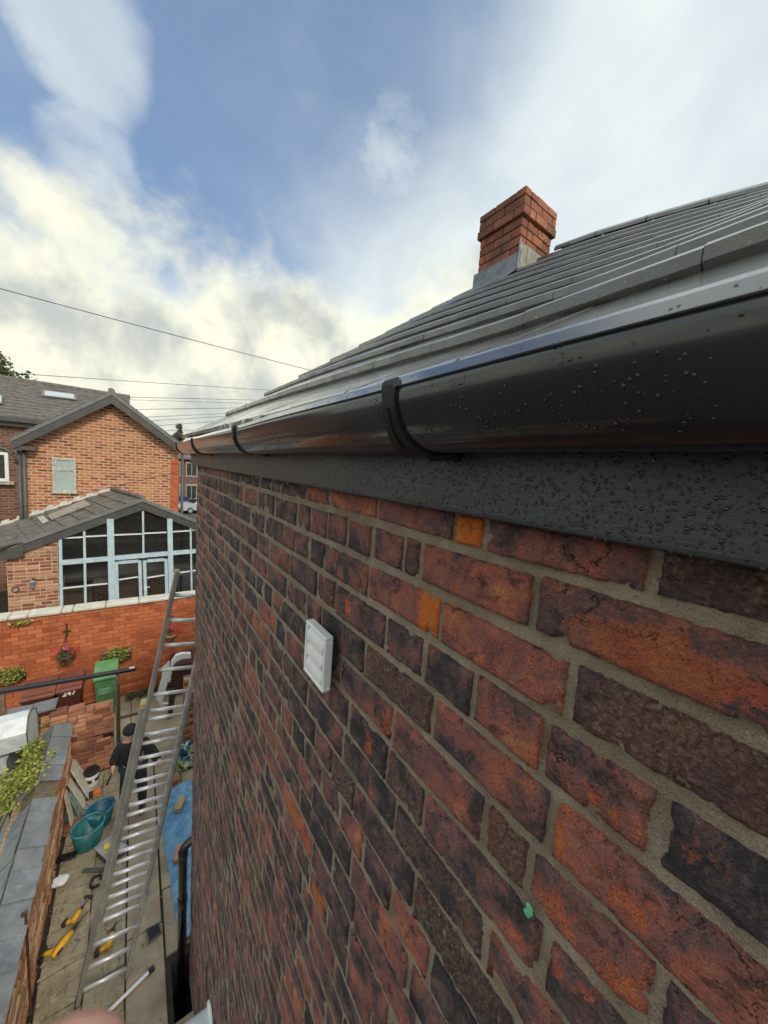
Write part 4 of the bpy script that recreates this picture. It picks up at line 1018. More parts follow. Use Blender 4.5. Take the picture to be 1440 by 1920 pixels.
m = MB(); a = onY(120, 1078, YG + .16); b = onY(119, 1148, YG + .16); m.tube([a, b], .016, 8); o = tag(m.build('broom_handle', simple('pale_wood', (.55, .42, .28))), 'pale wooden broom handle standing behind the leftmost garden room pane', 'broom')
# lamp and hook on the garden room pier
c = onY(63, 1092, YG); l = thing('wall_lantern', 'small grey wall lantern on the brick pier left of the blue glazing', 'lamp', (c.x, YG - .01, c.z))
m = MB(); m.box((c.x - .03, YG - .03, c.z + .04), (c.x + .03, YG - .009, c.z + .14)); m.tube([(c.x, YG - .03, c.z + .1), (c.x, YG - .12, c.z + .12), (c.x, YG - .12, c.z + .07)], .012, 8); m.build('bracket', MDARK2, l)
m = MB(); m.lathe([(.03, -.11), (.055, .02), (.07, .05), (.02, .09)], 8, Matrix.Translation((c.x, YG - .12, c.z))); m.build('lantern_head', simple('lantern_grey', (.28, .29, .31), .3), l)
c = onY(29, 1105, YG - .03); m = MB(); m.tube([c + Vector((math.cos(a_) * .07, 0, math.sin(a_) * .07)) for a_ in [math.pi * 2 * k / 14 for k in range(15)]], .014, 6); tag(m.build('iron_ring', MDARK2), 'small iron ring on the brick pier left of the wall lantern', 'ring')
# ================================================================== red garden wall
YR = 9.5
MRED = m_pbrick('red_garden_brick', ((.34, .09, .04), (.48, .135, .055), (.58, .185, .072)))
rw_ = thing('garden_wall', 'tall orange red brick garden wall with white coping across the yard', 'wall', (-.3, YR, 0))
zt_ = 2.16; xg0, xg1 = -2.6, 2.2
m = MB(); m.box((xg0, YR + .006, -.02), (xg1, YR + .22, zt_)); rwall = m.build('wall', simple('reddish_mortar', (.26, .10, .06), .95), rw_)
rr = random.Random(12); bl = []
PR, LR = .0915, .228; k = 0; z = zt_
while z > .05:
    x = xg0 - (LR / 2 if k % 2 else 0)
    while x < xg1:
        bl.append((max(x, xg0), min(x + LR, xg1), z)); x += LR
    z -= PR; k += 1
def vis_red(b):
    a = b[0] > -2.45 and b[1] < 1.35
    return (1 if a else 0) * 100 + b[2]
bl.sort(key=vis_red, reverse=True); rest = MB()
wh = lambda x, z: (rr.random() < .06 and -2.3 < x < -.4 and .9 < z < 1.6)
for i, (xa, xb, z) in enumerate(bl):
    if xb - xa < .03: continue
    mb = MB() if i < 300 else rest; dd = rr.uniform(-.003, .003)
    mb.box((xa + .005, YR - .004 + dd, z - PR + .006), (xb - .005, YR + .06, z - .004), bev=.004, tone=rr.random())
    if i < 300: mb.build('brick', MRED, rwall)
rest.build('lower_bricks', MRED, rwall, kind='stuff')
MCOPE = simple('painted_coping', (.60, .565, .48), .8, 0, .10, 6, .2, .006)
xs = [xg0, -2.05, -1.78, -1.28, -1.10, -.55, .05, .68, 1.3, 2.2]
for a, b in zip(xs, xs[1:]):
    m = MB(); m.box((a + .004, YR - .05, zt_ + .002), (b - .004, YR + .27, zt_ + .078 + rr.uniform(0, .008)), bev=.02); m.build('coping_stone', MCOPE, rw_)
# hanging baskets, hay racks, fern
MFLOW = simple('red_petals', (.80, .045, .05), .5, 0, .15, 40, 0); MPINK = simple('pink_petals', (.75, .08, .20), .5, 0, .15, 40, 0); MIRON = simple('black_iron', (.02, .02, .02), .5)
MCOCO = simple('coco_liner', (.10, .065, .035), .95, 0, .4, 40, .6, .01)
def basket(px, py, r_, lab, iron_px, n_=260, liner=MCOCO):
    c = onY(px, py, YR - r_ - .02); t = thing('hanging_basket', lab, 'hanging basket', (c.x, c.y, c.z - r_), 'hanging baskets on the red wall')
    m = MB(); m.lathe([(.02, -r_ * .95), (r_ * .6, -r_ * .8), (r_ * .92, -r_ * .4), (r_, 0), (r_ * .93, 0), (r_ * .5, -.02)], 16, Matrix.Translation(c)); m.build('basket', liner, t, smooth=True)
    top = onY(*iron_px, YR - r_ - .02); m = MB()
    for k in range(3): a = k * 2.09 + .4; m.tube([c + Vector((math.cos(a) * r_, math.sin(a) * r_, 0)), Vector((c.x, c.y, top.z))], .004, 5)
    m.build('chain', MIRON, t)
    m = MB(); m.tube([(c.x, YR - .01, top.z + .16), (c.x, YR - .1, top.z + .13), (c.x, c.y, top.z + .05), (c.x, c.y, top.z)], .01, 6); m.box((c.x - .012, YR - .02, top.z - .02), (c.x + .012, YR - .005, top.z + .26)); m.box((c.x - .07, YR - .025, top.z + .08), (c.x + .07, YR - .008, top.z + .10)); m.build('bracket', MIRON, t)
    m = MB(); m.leaves(c + Vector((0, 0, .03)), (r_ * 1.05, r_ * 1.0, .10), n_, .05, seed=px); m.leaves(c + Vector((0, -r_ * .5, -.08)), (r_ * .8, r_ * .5, .10), n_ // 3, .05, seed=px + 1); m.build('foliage', MLEAFD, t)
    fr_ = random.Random(px); 
    for k, (dx, dz) in enumerate(((-.9, .05), (-.05, .16), (.10, .12), (.15, .0), (.75, .03), (1.15, .13))):
        m = MB(); p_ = c + Vector((dx * r_, -r_ * .5 + fr_.uniform(-.05, .05), dz + .03)); m.leaves(p_, (.055, .05, .045), 34, .034, seed=k + px); m.build('flower_head', MPINK if k in (1, 2) else MFLOW, t)
basket(124, 1226, .16, 'hanging basket with red and pink flowers near the middle of the red wall', (125, 1197))
basket(320, 1188, .13, 'hanging basket with red flowers seen through the ladder at right', (321, 1166), 160, simple('pale_wicker', (.42, .28, .12), .9, 0, .3, 40, .4))
def hayrack(px0, px1, py, lab, dens=800):
    a, b = onY(px0, py, YR - .12), onY(px1, py - (px1 - px0) * .11, YR - .12); t = thing('hayrack_planter', lab, 'planter', ((a.x + b.x) / 2, YR - .02, a.z - .2), 'wall planters on the red wall')
    m = MB(); zc = (a.z + b.z) / 2; L = b.x - a.x
    for k in range(9): x = a.x + L * k / 8; m.tube([(x, YR - .004, zc + .10), (x, YR - .20, zc + .06), (x, YR - .17, zc - .08), (x, YR - .006, zc - .17)], .005, 5)
    for (yy, zz) in ((YR - .006, zc + .10), (YR - .20, zc + .06), (YR - .17, zc - .08)): m.tube([(a.x, yy, zz), (b.x, yy, zz)], .006, 5)
    m.build('wire_rack', MIRON, t)
    m = MB(); V = [(a.x, YR - .01, zc + .02), (a.x, YR - .17, zc + .02), (a.x, YR - .15, zc - .08), (a.x, YR - .01, zc - .15)]; m.prism(V, (L, 0, 0)); m.build('liner', MCOCO, t)
    m = MB(); m.leaves(((a.x + b.x) / 2, YR - .13, zc + .02), (L * .54, .14, .17), dens, .05, seed=px0 + 3); m.build('foliage', MLEAF, t)
hayrack(191, 246, 1232, 'wall planter of yellow green leaves above the green wheelie bin')
hayrack(-12, 46, 1272, 'wall planter of yellow green leaves at the left edge of the red wall', 700)
c = onY(40, 1165, YR - .03); m = MB(); fr_ = random.Random(4)
for k in range(60): m.leaf(c + Vector((fr_.gauss(0, .09), -abs(fr_.gauss(0, .03)), fr_.gauss(-.02, .035))), fr_.uniform(.04, .09), fr_)
tag(m.build('wall_fern', MLEAF), 'small tuft of fern growing from the red wall just under its coping', 'fern')
# ------------------------------------------------------------------ wheelie bins
def wheelie(name, lab, xa, xb, yf, hgt, col, dep=.55, lid=None, group=None):
    cx_ = (xa + xb) / 2; w_ = (xb - xa); t = thing(name, lab, 'wheelie bin', (cx_, yf + dep / 2, .03), group)
    M_ = simple(name + '_plastic_' + str(round(xa, 1)), col, .45, 0, .12, 6, .08); ML = simple('lid_plastic_' + str(round(xa, 1)), lid or col, .4, 0, .12, 6, .08)
    zb_, zt2 = .03, hgt - .16; tp = .80
    m = MB(); V = []
    for (z, k, d_) in ((zb_ + .06, tp, .86), (zt2 - .06, .97, .98), (zt2 - .055, 1.02, 1.0), (zt2, 1.02, 1.0)):
        hw, hd = w_ / 2 * k, dep / 2 * d_
        V += [(cx_ - hw, yf + dep / 2 - hd, z), (cx_ + hw, yf + dep / 2 - hd, z), (cx_ + hw, yf + dep / 2 + hd, z), (cx_ - hw, yf + dep / 2 + hd, z)]
    F = [(0, 3, 2, 1), (12, 13, 14, 15)] + [(r*4+q, r*4+(q+1) % 4, r*4+4+(q+1) % 4, r*4+4+q) for r in range(3) for q in range(4)]
    m.add(V, F); body = m.build('body', M_, t)
    m = MB(); hw = w_ / 2 * 1.10
    sec = [(yf - .05, zt2 - .005), (yf - .05, zt2 + .03), (yf - .02, zt2 + .045), (yf + dep * .5, zt2 + .115), (yf + dep * .92, zt2 + .145), (yf + dep + .02, zt2 + .10), (yf + dep + .02, zt2 + .004), (yf - .02, zt2 + .002)]
    m.prism([(cx_ - hw, y, z) for y, z in sec], (2 * hw, 0, 0)); ld = m.build('lid', ML, t)
    m = MB(); m.box((cx_ - hw * .82, yf + .0, zt2 + .06), (cx_ + hw * .82, yf + .04, zt2 + .075)); m.build('lid_rib', ML, ld); m = MB(); m.tube([(cx_ - hw * .9, yf + dep + .05, zt2 + .09), (cx_ + hw * .9, yf + dep + .05, zt2 + .09)], .018, 8); m.build('lid_handle', ML, ld)
    for s in (-1, 1):
        m = MB(); m.lathe([(.02, -.025), (.10, -.025), (.11, 0), (.10, .025), (.02, .025)], 16, Matrix.Translation((cx_ + s * w_ * .36, yf + dep - .03, .13)) @ Matrix.Rotation(rad(90), 4, 'Y')); m.build('wheel', MIRON, t)
    return t, body, cx_, yf, zt2
gx0, gx1 = onY(177, 1300, 8.7).x, onY(219, 1296, 8.7).x
t, body, cx_, yf, zt2 = wheelie('wheelie_bin', 'green wheelie bin against the red wall below the planter', gx0, gx1, 8.72, onY(205, 1243, 9.1).z + .03, (.08, .22, .085), lid=(.13, .32, .13), group='wheelie bins along the red wall')
m = MB(); c = onY(196, 1297, 8.70)
for dz in (.05, .0, -.05): m.box((c.x - .09, 8.712, c.z + dz - .006), (c.x + .09, 8.735, c.z + dz + .006))
for dx in (-.105, .105): m.box((c.x + dx - .004, 8.712, c.z - .075), (c.x + dx + .004, 8.735, c.z + .075))
m.build('moulded_panel', simple('pale_green_plastic', (.30, .50, .32), .5), body)
wheelie('wheelie_bin', 'brown wheelie bin with its lid hidden by the black pipe at far left', onY(40, 1310, 8.8).x, onY(101, 1302, 8.8).x, 8.75, .96, (.105, .035, .025), lid=(.20, .075, .05), group='wheelie bins along the red wall')
t, body, cx_, yf, zt2 = wheelie('wheelie_bin', 'brown wheelie bin with white painted number beside the green bin', onY(108, 1300, 8.8).x, onY(152, 1294, 8.8).x, 8.75, .98, (.095, .028, .02), lid=(.21, .07, .05), group='wheelie bins along the red wall')
def digits(text, org, h, mat, par, name, nrm=(0, -1, 0)):
    cu = bpy.data.curves.new(name, 'FONT'); cu.body = text; cu.size = h; cu.extrude = .004; cu.align_x = 'CENTER'; cu.align_y = 'CENTER'
    cu.offset = h * .02
    o = bpy.data.objects.new('tmp', cu); COL.objects.link(o); dg = bpy.context.evaluated_depsgraph_get(); me = bpy.data.meshes.new_from_object(o.evaluated_get(dg)); bpy.data.objects.remove(o)
    ob = bpy.data.objects.new(name, me); COL.objects.link(ob); me.materials.clear(); me.materials.append(mat)
    ob.parent = par; ob.matrix_parent_inverse = par.matrix_world.inverted(); ob.matrix_world = Matrix.Translation(org) @ Matrix.Rotation(rad(90), 4, 'X'); return ob
MPAINT = simple('white_paint', (.80, .80, .77), .6, 0, .06)
c = onY(129, 1300, 8.74); digits('247', Vector((cx_, 8.735, c.z)), .14, MPAINT, body, 'painted_number')
wheelie('wheelie_bin', 'dark brown wheelie bin behind the ladder at the right end of the red wall', onY(324, 1262, 8.8).x, onY(362, 1258, 8.8).x, 8.75, .90, (.05, .025, .02), lid=(.07, .035, .03), group='wheelie bins along the red wall')
# ------------------------------------------------------------------ broken partition wall
YP = 7.22
MOLD = m_pbrick('crumbling_brick', ((.16, .07, .05), (.42, .17, .10), (.60, .28, .16)))
pw = thing('partition_wall', 'low crumbling old brick wall across the yard in front of the bins', 'wall', (-.7, YP, 0))
m = MB(); xa, xb = onY(-20, 1400, YP).x, onY(214, 1400, YP).x; zt_ = onY(170, 1325, YP).z - .02
m.box((xa, YP + .016, 0), (xb - .012, YP + .20, zt_ - .06)); pwall = m.build('wall', simple('old_lime', (.36, .26, .17), .95, 0, .3, 30, .5, .01), pw)
o = random.Random(14); z = zt_ + .075; k = 0; cnt = 0
while z > .03:
    x = xa - (.11 if k % 2 else 0)
    while x < xb - .03:
        L = o.choice([.222, .222, .222, .115]); x0, x1 = max(x, xa), min(x + L, xb + o.uniform(-.012, .012))
        ok = x1 - x0 > .05
        if k == 0: ok = ok and (o.random() < .55) and x1 < xb - .05
        if ok and x1 > -1.75:
            mb = MB(); dd = o.uniform(-.014, .012); tl = o.uniform(-.006, .006); b_ = o.uniform(.005, .012); mb.box((-(x1 - x0) / 2 + .007, -.05, -.033), ((x1 - x0) / 2 - .007, .09, .033), M=Matrix.Translation(((x0 + x1) / 2, YP + .035 + dd, z - .039 + tl)) @ Matrix.Rotation(o.uniform(-.035, .035), 4, 'Y') @ Matrix.Rotation(o.uniform(-.05, .05), 4, 'Z'), bev=b_, tone=o.random())
            mb.build('brick', MOLD, pwall); cnt += 1
        x += L
    z -= .0775; k += 1
MSLATE = None
def m_slate():
    t = NT('slate'); p = t.pos(); a = t.noise(p, 5, 5, .6, .3); b = t.noise(p, 40, 5, .7); r_ = t.orand()
    col = t.mix(t.smooth(a, .3, .7), (.125, .14, .15), (.245, .265, .275)); col = t.mix(t.math('MULTIPLY', r_, .5), col, (.19, .19, .175))
    col = t.mix(t.math('MULTIPLY', t.smooth(b, .55, .7), .4), col, (.09, .095, .09)); col = t.mix(t.math('MULTIPLY', t.smooth(t.noise(p, 14, 4), .6, .7), .4), col, (.33, .34, .30))
    return t.out(col, t.math('ADD', t.math('MULTIPLY', b, .4), .35), t.bump(b, .5, .006), spec=.4)
MSLATE = m_slate()
for (pa, pb) in (((8, 1342), (60, 1331)), ((62, 1330), (107, 1318))):
    a, b = onY(*pa, YP + .1), onY(*pb, YP + .1); m = MB(); m.beam(a, b, .28, .035); m.build('coping_slab', MSLATE, pw)
m = MB(); m.prism([onY(*q, YP - .012) for q in ((172, 1383), (212, 1372), (214, 1380), (176, 1390))], (0, .02, 0)); m.build('crack_shade', simple('gap_shade', (.02, .016, .012)), pw)  # dark strip on the wall face, the shade inside a crack put into its colour
# steel post at the opening and the long black pipe across
q0, q1 = onY(222, 1280, YP - .05), onY(222, 1420, YP - .05)
m = MB(); m.box((q0.x - .022, YP - .075, 0), (q0.x + .022, YP - .03, q0.z), bev=.004); post = m.build('gate_post', simple('rusty_steel', (.09, .05, .03), .7, 0, .4, 25, .4)); tag(post, 'thin dark rusty steel post beside the end of the crumbling wall', 'post')
a, b = onY(-80, 1310, YP + .12), onY(255, 1254, YP + .12)
m = MB(); m.beam(a, b, .075, .075, bev=.02); lp = m.build('black_pipe_length', MPVC); tag(lp, 'long black plastic pipe laid level in front of the bins and red wall', 'pipe')
m = MB(); m.beam(b + Vector((-.10, 0, .04)), b + Vector((-.02, 0, .04)), .04, .008); m.build('white_sticker', MPAINT, lp)
m = MB(); m.box((-.30, YP + .08, 0), (-.26, YP + .16, b.z - .035)); m.box((xa + .1, YP + .09, zt_ - .1), (xa + .16, YP + .15, a.z + (b.z - a.z) * ((xa + .13 - a.x) / (b.x - a.x)) - .035)); tag(m.build('pipe_prop', simple('timber_prop', (.2, .13, .07))), 'timber prop under the long black pipe near the steel post', 'prop')
# brick pier by the right side of the opening
m = MB(); px0 = onY(344, 1330, YP).x; m.box((px0 + .01, YP + .012, 0), (px0 + .8, YP + .2, 1.3)); pier = m.build('wall', simple('pier_mortar', (.20, .13, .08), .95)); pr_ = thing('brick_pier', 'old brick pier half hidden behind the far corner of the near wall', 'wall', (px0 + .3, YP, 0)); pier.parent = pr_; pier.matrix_parent_inverse = pr_.matrix_world.inverted()
z = 1.33; k = 0
while z > .08:
    x = px0 - (0 if k % 2 else .11)
    while x < px0 + .8:
        x0, x1 = max(x, px0), min(x + .222, px0 + .8)
        if x1 - x0 > .04: mb = MB(); mb.box((x0 + .006, YP - .01 + o.uniform(-.008, .008), z - .066), (x1 - .006, YP + .08, z), bev=.009, tone=o.random()); mb.build('brick', MOLD, pier)
        x += .222
    z -= .0775; k += 1
# ------------------------------------------------------------------ slate capped wall at left
lw = thing('yard_wall', 'low yard wall of flaking orange brick capped with grey slates at left', 'wall', (-1.07, 4.8, 0))
MFLAKE = m_pbrick('flaking_brick', ((.30, .12, .06), (.56, .27, .14), (.72, .47, .28)))
m = MB(); m.box((-1.26, 1.9, 0), (XW - .012, 7.2, 1.07)); lwall = m.build('wall', simple('sandy_mortar', (.38, .24, .13), .95, 0, .3, 30, .5, .01), lw)
z = 1.07; k = 0; cnt = 0
while z > .03:
    y = 1.9 - (.11 if k % 2 else 0)
    while y < 7.2:
        y0, y1 = max(y, 1.9), min(y + .225, 7.2)
        if y1 - y0 > .04 and y1 > 2.5:
            dd = o.uniform(-.012, .010)
            mb = MB(); mb.box((XW - .08, y0 + .006, z - .073), (XW + dd, y1 - .006, z - .004), bev=o.uniform(.008, .02), tone=o.random()); mb.build('brick', MFLAKE, lwall)
        y += .225
    z -= .0785; k += 1
RID = (-1.075, 1.185); INN = (XW + .035, 1.095); OUT = (-1.29, .99)
def slate(p0, p1, y0, y1, lift, name='coping_slate'):
    mb = MB(); th = .009; a, b = Vector((p0[0], 0, p0[1])), Vector((p1[0], 0, p1[1])); nn_ = Vector((-(b - a).z, 0, (b - a).x)); nn_.normalize(); nn_ = nn_ if nn_.z > 0 else -nn_
    j = lambda: o.uniform(-.010, .010)
    P = [a + Vector((j() * .4, y0 + j(), 0)) + nn_ * (lift + .012), b + Vector((j(), y0 + j(), 0)) + nn_ * (lift + .012), b + Vector((j(), y1 + j(), 0)) + nn_ * lift, a + Vector((j() * .4, y1 + j(), 0)) + nn_ * lift]
    mb.prism(P, nn_ * th); mb.build(name, MSLATE, lw)
y = 2.2; k = 0
while y < 7.05:
    L = o.uniform(.26, .34); ye = y + L
    if not (5.62 < (y + ye) / 2 < 5.98): slate(RID, INN, y, ye + .05, .004 + .003 * (k % 2))
    if not (5.55 < (y + ye) / 2 < 5.8): slate(RID, OUT, y - .1, ye - .03, .004 + .003 * (k % 2))
    y = ye; k += 1
m = MB(); m.prism([(OUT[0], 2.2, OUT[1] - .004), (RID[0], 2.2, RID[1] - .006), (INN[0] - .03, 2.2, INN[1]), (-1.24, 2.2, 1.0)], (0, 4.9, 0)); m.build('coping_bed', simple('bed_mortar', (.17, .13, .08), .95, 0, .3, 30, .5), lw)
# bent iron strap hanging on that wall
a, b = onX(48, 1712, XW + .03), onX(58, 1900, XW + .03)
m = MB(); m.tube([a, b], .011, 8); m.box((a.x - .03, a.y - .012, a.z - .02), (a.x + .012, a.y + .012, a.z + .012)); tag(m.build('iron_rod', simple('rusty_iron', (.10, .035, .02), .8, 0, .3, 40, .4)), 'rusty iron rod standing against the flaking yard wall at lower left', 'rod')
# white plastic cover beyond that wall
XQ = -1.24; P = [onX(*q, XQ) for q in ((58, 1330), (67, 1327), (71, 1345), (72, 1377), (66, 1397), (53, 1402), (50, 1374), (53, 1343))]
cov_ = thing('white_plastic_cover', 'white plastic sheeted garden frame beyond the slate capped wall', 'garden frame', (XQ - .5, P[0].y, 0))
MSHEET = simple('white_sheeting', (.62, .66, .66), .4, 0, .12, 8, .25, .01)
m = MB(); zs_ = min(q.z for q in P); m.prism(P, (-1.6, 0, 0)); m.build('sheeting', MSHEET, cov_)
m = MB(); yy = [q.y for q in P]; m.box((XQ - 1.6, min(yy) + .06, 0), (XQ - .22, max(yy) - .06, zs_ + .12)); m.build('base_box', simple('dull_white', (.45, .48, .47), .6), cov_)
m = MB(); m.tube(P + [P[0]], .008, 6); m.build('edge_piping', simple('grey_piping', (.08, .08, .08)), cov_)
# shrub leaning over
sh = thing('shrub', 'yellow green leafy shrub growing over the slate capped wall at left', 'shrub', (-1.75, 5.8, 0))
m = MB(); sr = random.Random(6)
for k in range(60):
    u = sr.random(); px_ = 5 + u * 75 + sr.gauss(0, 10); py_ = 1500 - u * 105 + sr.gauss(0, 16)
    c = onZ(px_, py_, 1.30 + sr.uniform(-.10, .14)); m.leaves(c, (.10, .10, .09), 30, .05, seed=k)
m.build('foliage', MLEAF, sh)
m = MB()
for k in range(9):
    a = Vector((-1.75 + sr.uniform(-.1, .1), 5.6 + sr.uniform(-.2, .2), .0)); px_ = 5 + k * 9; b = onZ(px_, 1495 - k * 12, 1.30); m.tube([a, (a + b) / 2 + Vector((sr.uniform(-.1, .1), 0, .15)), b], [.014, .010, .004], 6)
m.build('stems', simple('twig', (.12, .085, .05)), sh)
for k, (px_, py_, n_) in enumerate(((95, 1432, 40), (120, 1418, 26))): pass
# ================================================================== extension ladder
MALU = simple('worn_aluminium', (.56, .56, .53), .38, .5, .2, 12, .15, .003)
MALUD = simple('dull_aluminium', (.38, .37, .335), .45, .5, .12, 5, .06, .002)
MRUNG = simple('bright_rung', (.84, .85, .85), .36, .45, .12, 10, .1, .002)
lad = thing('extension_ladder', 'aluminium two section extension ladder leaning up past the far wall corner', 'ladder', (-.35, 3.88, .04))
BL = onZ(146, 1892, .045); TL = onY(326, 1070, 3.70); u = (TL - BL).normalized()
BL.y = 3.92; u = (TL - BL).normalized(); Ltot = (TL - BL).length
nrm_ = Vector((0, -1, 0)); rdir = u.cross(nrm_).normalized()
if rdir.x < 0: rdir = -rdir
back = rdir.cross(u).normalized()
if back.y < 0: back = -back
WID = .365
ot = onY(263, 1322, 3.78); Lout = (ot - BL).dot(u)
def stile(a, b, w_, d_, name, mat): m = MB(); m.beam(a, b, w_, d_, up=back, bev=.004); return m.build(name, mat, lad)
# outer section (further away from the wall), fly section in front
o_off = back * .035
for s, nm in ((0, 'l'), (1, 'r')):
    off = rdir * (WID * s + (.028 if s else -.006))
    st = stile(BL + off + o_off, BL + off + o_off + u * (Lout + (.06 if s else 0)), .038, .082, 'stile', MALU if s else MALUD)
    m = MB(); e_ = BL + off + o_off + u * (Lout + (.06 if s else 0)); m.beam(e_ - u * .03, e_ + u * .022, .048, .094, up=back, bev=.005); m.build('stile_cap', simple('yellowed_plastic', (.42, .34, .16), .6), st)
    m = MB(); b_ = BL + off + o_off; m.beam(b_ - u * .03, b_ + u * .05, .045, .08, up=back, bev=.006); m.build('rubber_foot', simple('black_rubber', (.02, .02, .02), .8), st)
FB = .98
for s in (0, 1):
    off = rdir * (.026 + (WID - .026) * s) - back * .025
    st = stile(BL + off + u * FB, BL + off + u * Ltot, .036, .076, 'stile', MALUD if s == 0 else MALU)
    e_ = BL + off + u * Ltot; m = MB(); m.beam(e_ - u * .015, e_ + u * .015, .044, .086, up=back, bev=.005); m.build('stile_cap', simple('worn_cap', (.36, .32, .2), .6), st)
    if s == 0:
        k = 0; d_ = FB + .15
        while d_ < Ltot - .05:
            m = MB(); c = BL + off + u * d_ - rdir * .0185; m.lathe([(.013, 0), (.013, .002), (.008, .003), (.006, .001)], 10, Matrix.Translation(c) @ (-rdir).to_track_quat('Z', 'Y').to_matrix().to_4x4()); m.build('rung_plug', MALU, st); d_ += .25
n_out = 13; sp = Lout / (n_out - .35)
for k in range(n_out):
    c = BL + o_off + u * (.12 + sp * k * .985)
    m = MB(); m.tube([c, c + rdir * (WID + .022)], .0175, 10); m.build('rung', MRUNG, lad, smooth=True)
d_ = FB + .10
while d_ < Ltot - .10:
    c = BL - back * .025 + u * d_ + rdir * .026; m = MB(); m.tube([c, c + rdir * (WID - .026)], .0175, 10); m.build('rung', MRUNG, lad, smooth=True); d_ += sp * .985
# worn label plates on the outer left stile
for d0 in (1.15, 1.42): m = MB(); c = BL + o_off - rdir * .0225 + u * d0; m.beam(c, c + u * .2, .0015, .03, up=back); m.build('label_plate', simple('pale_label', (.55, .56, .58), .5), lad)
# ================================================================== person
def skin_mesh(name, pts, edges, mat, parent=None, root=0, sub=2):
    me = bpy.data.meshes.new(name); me.from_pydata([p[0] for p in pts], edges, []); me.update()
    o_ = bpy.data.objects.new(name, me); COL.objects.link(o_)
    md = o_.modifiers.new('skin', 'SKIN'); md.use_smooth_shade = True
    if not me.skin_vertices: me.attributes
    lay_ = me.skin_vertices[0].data if len(me.skin_vertices) else None
    if lay_ is None:
        bpy.context.view_layer.objects.active = o_; o_.select_set(True); bpy.ops.object.modifier_add(type='SKIN'); lay_ = me.skin_vertices[0].data; o_.modifiers.remove(o_.modifiers[-1])
    for i, p_ in enumerate(pts):
        r_ = p_[1]; lay_[i].radius = (r_, r_) if not isinstance(r_, tuple) else r_; lay_[i].use_root = (i == root)
    sd_ = o_.modifiers.new('sub', 'SUBSURF'); sd_.levels = sub; sd_.render_levels = sub
    me.materials.append(mat)
    if parent is not None: o_.parent = parent; o_.matrix_parent_inverse = parent.matrix_world.inverted()
    return o_
MSKIN = simple('skin', (.56, .32, .24), .5, 0, .08, 20, .05); MCLOTH = simple('black_cloth', (.014, .014, .017), .85, 0, .3, 18, .4, .006); MNAVY = simple('navy_cloth', (.025, .03, .05), .85, 0, .3, 18, .4, .006)
X, Y = -.06, 6.05
hd = onY(243, 1372, Y - .02); ha = onY(211, 1444, Y - .12); shx = -.12
J = dict(pel=(X + .02, Y, .84), sp=(X + .0, Y, 1.0), ch=(X - .02, Y - .03, 1.16), nk=(hd.x - .02, Y - .05, 1.30), hb=(hd.x, Y - .06, 1.37), hm=(hd.x + .01, Y - .07, 1.44), ht=(hd.x + .01, Y - .06, 1.52),
         ls=(X - .14, Y - .02, 1.20), le=(X - .21, Y - .03, 1.02), lw=(ha.x + .01, Y - .12, ha.z + .05), rs=(X + .14, Y - .04, 1.20), re=(X + .26, Y - .14, 1.04), rw=(X + .34, Y - .30, .98),
         lh=(X - .06, Y, .80), lk=(X - .09, Y - .03, .46), la=(X - .11, Y + .02, .10), lt=(X - .15, Y - .16, .065), rh=(X + .10, Y, .80), rk=(X + .13, Y - .05, .46), ra=(X + .13, Y, .10), rt=(X + .12, Y - .18, .065))
RAD = dict(pel=.12, sp=.115, ch=.125, nk=.05, hb=.062, hm=.080, ht=.055, ls=.055, le=.042, lw=.028, rs=.055, re=.042, rw=.028, lh=.08, lk=.055, la=.036, lt=.03, rh=.08, rk=.055, ra=.036, rt=.03)
E_ = [('pel', 'sp'), ('sp', 'ch'), ('ch', 'nk'), ('nk', 'hb'), ('hb', 'hm'), ('hm', 'ht'), ('ch', 'ls'), ('ls', 'le'), ('le', 'lw'), ('ch', 'rs'), ('rs', 're'), ('re', 'rw'), ('pel', 'lh'), ('lh', 'lk'), ('lk', 'la'), ('la', 'lt'), ('pel', 'rh'), ('rh', 'rk'), ('rk', 'ra'), ('ra', 'rt')]
names = list(J)
def hand_pts(w, d1, side, base, Jx, Rx, Ex, tag_):     # palm and five separate fingers
    w = Vector(w); d = Vector(d1).normalized(); s_ = Vector(side).normalized(); n_ = d.cross(s_)
    Jx[tag_ + 'p'] = tuple(w + d * .05); Rx[tag_ + 'p'] = .026; Ex.append((base, tag_ + 'p'))
    for i, (o1, L) in enumerate(((-.028, .055), (-.010, .065), (.010, .060), (.027, .046))):
        a = w + d * .075 + s_ * o1; b = a + d * L * .55 + n_ * .010; c = b + d * L * .35 + n_ * .028
        for j_, (q, r_) in enumerate(((a, .0095), (b, .0085), (c, .007))): Jx[tag_ + str(i) + str(j_)] = tuple(q); Rx[tag_ + str(i) + str(j_)] = r_
        Ex += [(tag_ + 'p', tag_ + str(i) + '0'), (tag_ + str(i) + '0', tag_ + str(i) + '1'), (tag_ + str(i) + '1', tag_ + str(i) + '2')]
    a = w + d * .03 - s_ * .034; b = a + d * .035 - s_ * .018 + n_ * .012; Jx[tag_ + 't0'] = tuple(a); Jx[tag_ + 't1'] = tuple(b); Rx[tag_ + 't0'] = .0115; Rx[tag_ + 't1'] = .009; Ex += [(base, tag_ + 't0'), (tag_ + 't0', tag_ + 't1')]
hand_pts(J['lw'], (-.1, -.25, -1), (0, -1, .2), 'lw', J, RAD, E_, 'L'); hand_pts(J['rw'], (.4, -1, -.2), (1, .3, 0), 'rw', J, RAD, E_, 'R')
names = list(J); idx = {n_: i for i, n_ in enumerate(names)}
person = skin_mesh('person', [(J[n_], RAD[n_]) for n_ in names], [(idx[a], idx[b]) for a, b in E_], MSKIN)
tag(person, 'person in black clothes and cap half hidden behind the ladder', 'person')
